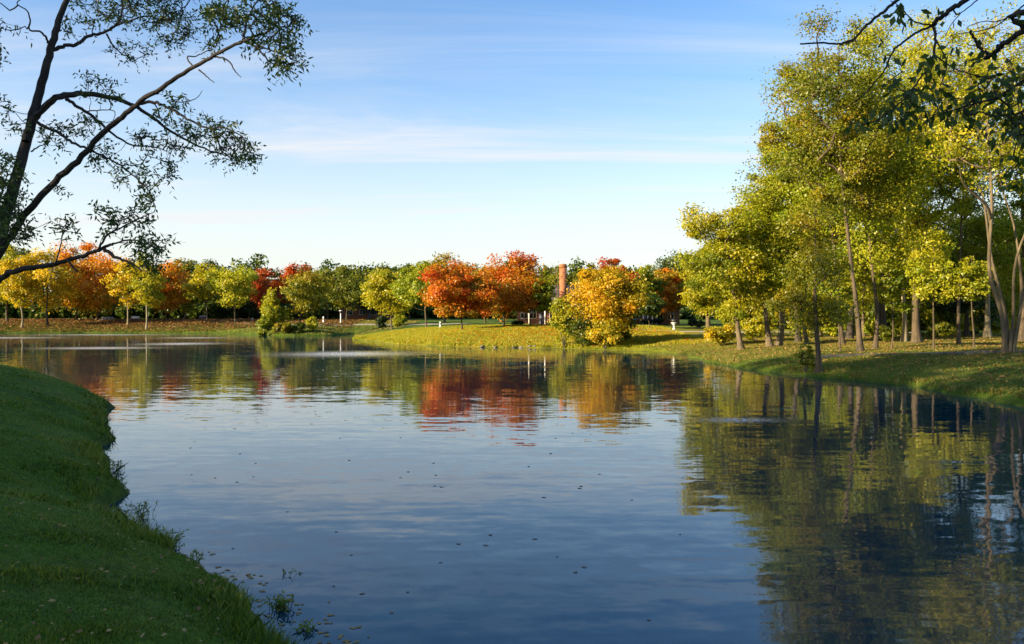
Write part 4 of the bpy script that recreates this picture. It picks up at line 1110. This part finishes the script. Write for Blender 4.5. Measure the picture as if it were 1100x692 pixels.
inpath = np.abs(y - (47.5 - (x - 14.6) * .14)) < .75
x, y, dd = x[~inpath], y[~inpath], dd[~inpath]
z = terrain_z(x, y, dd) - .015
tint = np.clip(.42 + .3 * fnoise(x, y, .6, 4) + rng.normal(0, .2, len(x)), 0, 1)
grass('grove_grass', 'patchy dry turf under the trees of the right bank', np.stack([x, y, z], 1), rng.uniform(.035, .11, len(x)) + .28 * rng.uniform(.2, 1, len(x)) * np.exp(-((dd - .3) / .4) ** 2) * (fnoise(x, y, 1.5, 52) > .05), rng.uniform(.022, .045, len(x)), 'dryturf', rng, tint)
x, y, dd = area(120000, -100, -16, 112, 156, 22)
z = terrain_z(x, y, dd) - .02
tint = np.clip(.45 + .3 * fnoise(x, y, .4, 6) + rng.normal(0, .2, len(x)) + .3 * litter_at(x, y), 0, 1)
grass('meadow_grass', 'brownish grass strip along the far left shore', np.stack([x, y, z], 1), rng.uniform(.07, .2, len(x)), rng.uniform(.06, .12, len(x)), 'dryturf', rng, tint)


def fallen(name, label, x, y, size, pal, rng, tintc, kind='stuff', lift=.025):
    n = len(x); z = terrain_z(x, y) + lift
    c = np.stack([x, y, z], 1)
    a = rng.uniform(0, 2 * math.pi, n); u = np.stack([np.cos(a), np.sin(a), rng.normal(0, .25, n)], 1); u = unit(u)
    nr_ = unit(rng.normal(0, .3, (n, 3)) + np.array([0, 0, 1.0])); v_ = unit(np.cross(nr_, u))
    s = (size * rng.uniform(.6, 1.4, n))[:, None]
    vs = np.stack([c - u * s * .5, c + v_ * s * .33 + nr_ * s * .1, c + u * s * .5, c - v_ * s * .33 + nr_ * s * .1], 1).reshape(-1, 3)
    o = mesh_obj(name, vs, np.full(n, 4), np.arange(n * 4), PAL[pal], None, False, {'tint': ('FACE', np.clip(rng.normal(tintc, .25, n), 0, 1))})
    tag(o, label, 'fallen leaves', kind=kind)
n = 2200; r_ = np.exp(rng.uniform(math.log(2.5), math.log(28), n)); a_ = rng.uniform(math.radians(-40), math.radians(0), n)
x, y = r_ * np.sin(a_), r_ * np.cos(a_); d_ = shore_dist(x, y); k = (d_ > .1) & (rng.uniform(0, 1, n) < .7)
fallen('fallen_leaves', 'scattered pale dead leaves on the left bank grass', x[k], y[k], .045, 'brown', rng, .65, lift=.035)
n = 1500; t_ = rng.uniform(0, 1, n); x = -1.5 - 11.5 * t_ + rng.normal(0, .8, n); y = 6.5 + 19 * t_ + rng.normal(0, .8, n); d_ = shore_dist(x, y); k = (d_ > -.02) & (d_ < .45)
fallen('fallen_leaves', 'brown leaves washed up along the left bank edge', x[k], y[k], .06, 'brown', rng, .45, lift=.03)
x, y, d_ = area(16000, 12, 40, 26, 74, 40); fallen('fallen_leaves', 'yellow and brown leaves strewn over the right bank', x, y, .12, 'brown', rng, .5, lift=.05)
x, y, d_ = area(9000, -8, 16, 72, 100, 24); k = rng.uniform(0, 1, len(x)) < litter_at(x, y) * .8
fallen('fallen_leaves', 'orange leaves strewn below the maples on the sunny lawn', x[k], y[k], .22, 'amber', rng, .5, lift=.10)
x, y, d_ = area(26000, -98, -26, 134, 156, 20); fallen('fallen_leaves', 'rust-red leaves covering the far left shore', x, y, .30, 'brown', rng, .22, lift=.14)

# leaves afloat, each a thing of its own
def leaf_mesh(name, pal, seed):
    r = np.random.default_rng(seed)
    n = 11; a = np.linspace(0, 2 * math.pi, n, endpoint=False)
    rad_ = .5 * (1 + .28 * np.cos(3 * a) * r.uniform(.4, 1) + r.uniform(-.12, .12, n))
    xy = np.stack([np.cos(a) * rad_, np.sin(a) * rad_ * .72, .06 * np.cos(2 * a) + .05 * r.uniform(-1, 1, n)], 1)
    v = [(0, 0, -.02)] + [tuple(p_) for p_ in xy]
    f = [(0, i + 1, (i + 1) % n + 1) for i in range(n)]
    st_ = len(v); v += [(-.5, .015, .02), (-.85, .05, .1), (-.85, .02, .1), (-.5, -.015, .02)]; f.append((st_, st_ + 1, st_ + 2, st_ + 3))
    o = mesh_obj(name, v, [len(q_) for q_ in f], [i for q_ in f for i in q_], PAL[pal], None, False, {'tint': ('FACE', np.full(len(f), r.uniform(.2, .9)))})
    return o
protoA = [leaf_mesh('floating_leaf', 'darkleaf', s) for s in range(3)]
protoB = [leaf_mesh('floating_leaf', 'brown', s + 10) for s in range(3)]
used = set()
def put(proto, x, y, s, label, group):
    src = proto[rng.integers(0, 3)]
    if id(src) in used:
        o = src.copy(); COL.objects.link(o)
    else:
        o = src; used.add(id(src))
    o.location = (float(x), float(y), .004); o.rotation_euler = (0, 0, float(rng.uniform(0, 6.28))); o.scale = (float(s), float(s), float(s) * .14)
    tag(o, label, 'leaf', group)
k = 0
while k < 60:
    px, py = rng.uniform(130, 735), 440 + 250 * rng.uniform(0, 1) ** 1.2
    Y = F * EYE / (py - HY); x = (px - CX) / F * Y
    if shore_dist(np.array([x]), np.array([Y]))[0] > -.5: continue
    put(protoA, x, Y, rng.uniform(.028, .055) * (1 + Y * .035), 'small dark curled leaf floating on the open water', 'dark leaves afloat'); k += 1
k = 0
while k < 80:
    t = rng.uniform(0, 1)
    px, py = 190 + 190 * t + rng.normal(0, 16), 590 + 100 * t + rng.normal(0, 12)
    Y = F * EYE / (py - HY); x = (px - CX) / F * Y
    if shore_dist(np.array([x]), np.array([Y]))[0] > -.05: continue
    put(protoB, x, Y, rng.uniform(.035, .08), 'tan brown leaf floating close to the near bank', 'brown leaves afloat by the bank'); k += 1

# weedy tufts standing at the near edge
def weed(px, py, h, n, label):
    Y = F * EYE / (py - HY); x = (px - CX) / F * Y
    z0 = -.03; r = empty('shore_weed', (x, Y, z0)); tag(r, label, 'weed')
    paths_ = []; VS = []
    for _ in range(n):
        a = rng.uniform(0, 6.28); l = rng.uniform(.2, .9); b0 = np.array([rng.normal(0, h * .25), rng.normal(0, h * .25), -.08])
        tip_ = b0 + np.array([math.cos(a) * l * h * .7, math.sin(a) * l * h * .7, h * rng.uniform(.6, 1.2)])
        m1 = b0 * .5 + tip_ * .5 + np.array([0, 0, h * .18])
        pp = smooth_path([b0, m1, tip_], 3); paths_.append((pp, np.linspace(.004, .0015, len(pp))))
        q_ = rng.integers(5, 9); c = pp[rng.integers(1, len(pp), q_)]
        VS.append(leaf_blades(c, unit(rng.normal(0, 1, (q_, 3)) + np.array([0, 0, .2])), rng.uniform(.04, .09, q_), rng.uniform(.012, .022, q_), rng))
    V, S, L = tubes(paths_, 4); mesh_obj('stem', V, S, L, BARK['dark'], r)
    lv = np.vstack(VS); nq = len(lv) // 4
    mesh_obj('foliage', lv, np.full(nq, 4), np.arange(nq * 4), PAL['grass'], r, False, {'tint': ('FACE', rng.uniform(.1, .9, nq))})
weed(150, 556, .30, 26, 'dark leafy weed tuft leaning over the water at the bank\'s upper notch')
weed(183, 590, .30, 34, 'tall weed tuft on the bank edge right below the notch')
weed(205, 612, .26, 26, 'leafy weed tuft midway along the near bank edge')
weed(258, 652, .20, 28, 'low weed tuft at the left of the floating brown leaves')
weed(300, 655, .20, 34, 'weed mat standing in the water off the bank\'s lower corner')
weed(312, 616, .17, 4, 'lone thin sprig sticking out of the open water')
weed(330, 678, .14, 20, 'lowest weed clump nearest the picture\'s bottom edge')
weed(124, 505, .28, 18, 'small reedy tuft on the upper left bank edge')

# ------------------------------------------------------------------ sky, sun, camera
EL, SX, SY = 17.0, -0.90, -0.44
w = bpy.data.worlds.new('World'); SC.world = w; w.use_nodes = True
nt = w.node_tree; nt.nodes.clear()
out = N(nt, 'ShaderNodeOutputWorld'); bg = N(nt, 'ShaderNodeBackground')
sky = N(nt, 'ShaderNodeTexSky'); sky.sky_type = 'NISHITA'; sky.sun_disc = False
sky.sun_elevation = math.radians(EL); sky.sun_rotation = math.atan2(SX, SY)
sky.altitude = 0; sky.air_density = 1.0; sky.dust_density = 0.6; sky.ozone_density = 1.2
tc = N(nt, 'ShaderNodeTexCoord')
sp_ = N(nt, 'ShaderNodeSeparateXYZ'); nt.links.new(tc.outputs['Generated'], sp_.inputs[0])
zz = mathn(nt, 'ADD', mathn(nt, 'MAXIMUM', sp_.outputs[2], 0.0), 0.06)
cb = N(nt, 'ShaderNodeCombineXYZ')
hs = N(nt, 'ShaderNodeHueSaturation'); hs.inputs['Saturation'].default_value = 1.42; hs.inputs['Hue'].default_value = .510; hs.inputs['Value'].default_value = .94; nt.links.new(sky.outputs[0], hs.inputs['Color'])
nt.links.new(mathn(nt, 'DIVIDE', sp_.outputs[0], zz), cb.inputs[0]); nt.links.new(mathn(nt, 'DIVIDE', sp_.outputs[1], zz), cb.inputs[1])
cv = cb.outputs[0]
f1 = noise(nt, mapping(nt, cv, (.22, 1.0, 1), (0, 0, math.radians(-48))), 1.0, 10, .62, dist=1.6)
f2 = noise(nt, mapping(nt, cv, (.10, .9, 1), (0, 0, math.radians(-22)), (3, 1, 0)), 1.0, 9, .6, dist=.4)
cm = mathn(nt, 'ADD', mathn(nt, 'MULTIPLY', f1, .55), mathn(nt, 'MULTIPLY', f2, .45))
mask = ramp(nt, cm, [(0.32, (.08, .08, .08)), (0.47, (.42, .42, .42)), (0.58, (.95, .95, .95))])
# one long thin contrail low on the left
fade = ramp(nt, sp_.outputs[2], [(0.0, (1, 1, 1)), (0.08, (.88, .88, .88)), (0.16, (.52, .52, .52)), (0.28, (.12, .12, .12)), (0.5, (0, 0, 0))])
up_ = ramp(nt, sp_.outputs[2], [(0.0, (.9, .9, .9)), (0.20, (.9, .9, .9)), (0.34, (.26, .26, .26)), (0.55, (.1, .1, .1))])
veil = mathn(nt, 'MAXIMUM', mathn(nt, 'MULTIPLY', mask, up_), mathn(nt, 'MULTIPLY', fade, .85))
cl = mixc(nt, veil, hs.outputs[0], (3.3, 3.3, 3.35))
nt.links.new(cl, bg.inputs[0]); bg.inputs[1].default_value = 0.10
nt.links.new(bg.outputs[0], out.inputs[0])

sd = bpy.data.lights.new('sun', 'SUN'); sd.energy = 5.0; sd.angle = math.radians(0.6); sd.color = (1.0, .80, .52)
so = bpy.data.objects.new('sun', sd); COL.objects.link(so)
tosun = Vector((SX * math.cos(math.radians(EL)), SY * math.cos(math.radians(EL)), math.sin(math.radians(EL)))).normalized()
so.rotation_euler = tosun.to_track_quat('Z', 'Y').to_euler(); so.location = tosun * 60

cam = bpy.data.cameras.new('camera'); co = bpy.data.objects.new('camera', cam); COL.objects.link(co)
cam.sensor_width = 36; cam.lens = 36 * F / 1100; cam.clip_end = 6000; cam.clip_start = .05
pitch = math.atan((346 - HY) / F)
co.location = (0, 0, EYE); co.rotation_euler = (math.pi / 2 - pitch, 0, 0)
SC.camera = co
vs_ = SC.view_settings
vs_.view_transform = 'Standard'; vs_.look = 'None'; vs_.exposure = 1.5; vs_.gamma = 1.0; vs_.use_curve_mapping = False
SC.cycles.max_bounces = 8; SC.cycles.transparent_max_bounces = 4; SC.cycles.diffuse_bounces = 4; SC.cycles.glossy_bounces = 3; SC.cycles.transmission_bounces = 3
SC.cycles.caustics_reflective = False; SC.cycles.caustics_refractive = False
SC.cycles.use_denoising = True
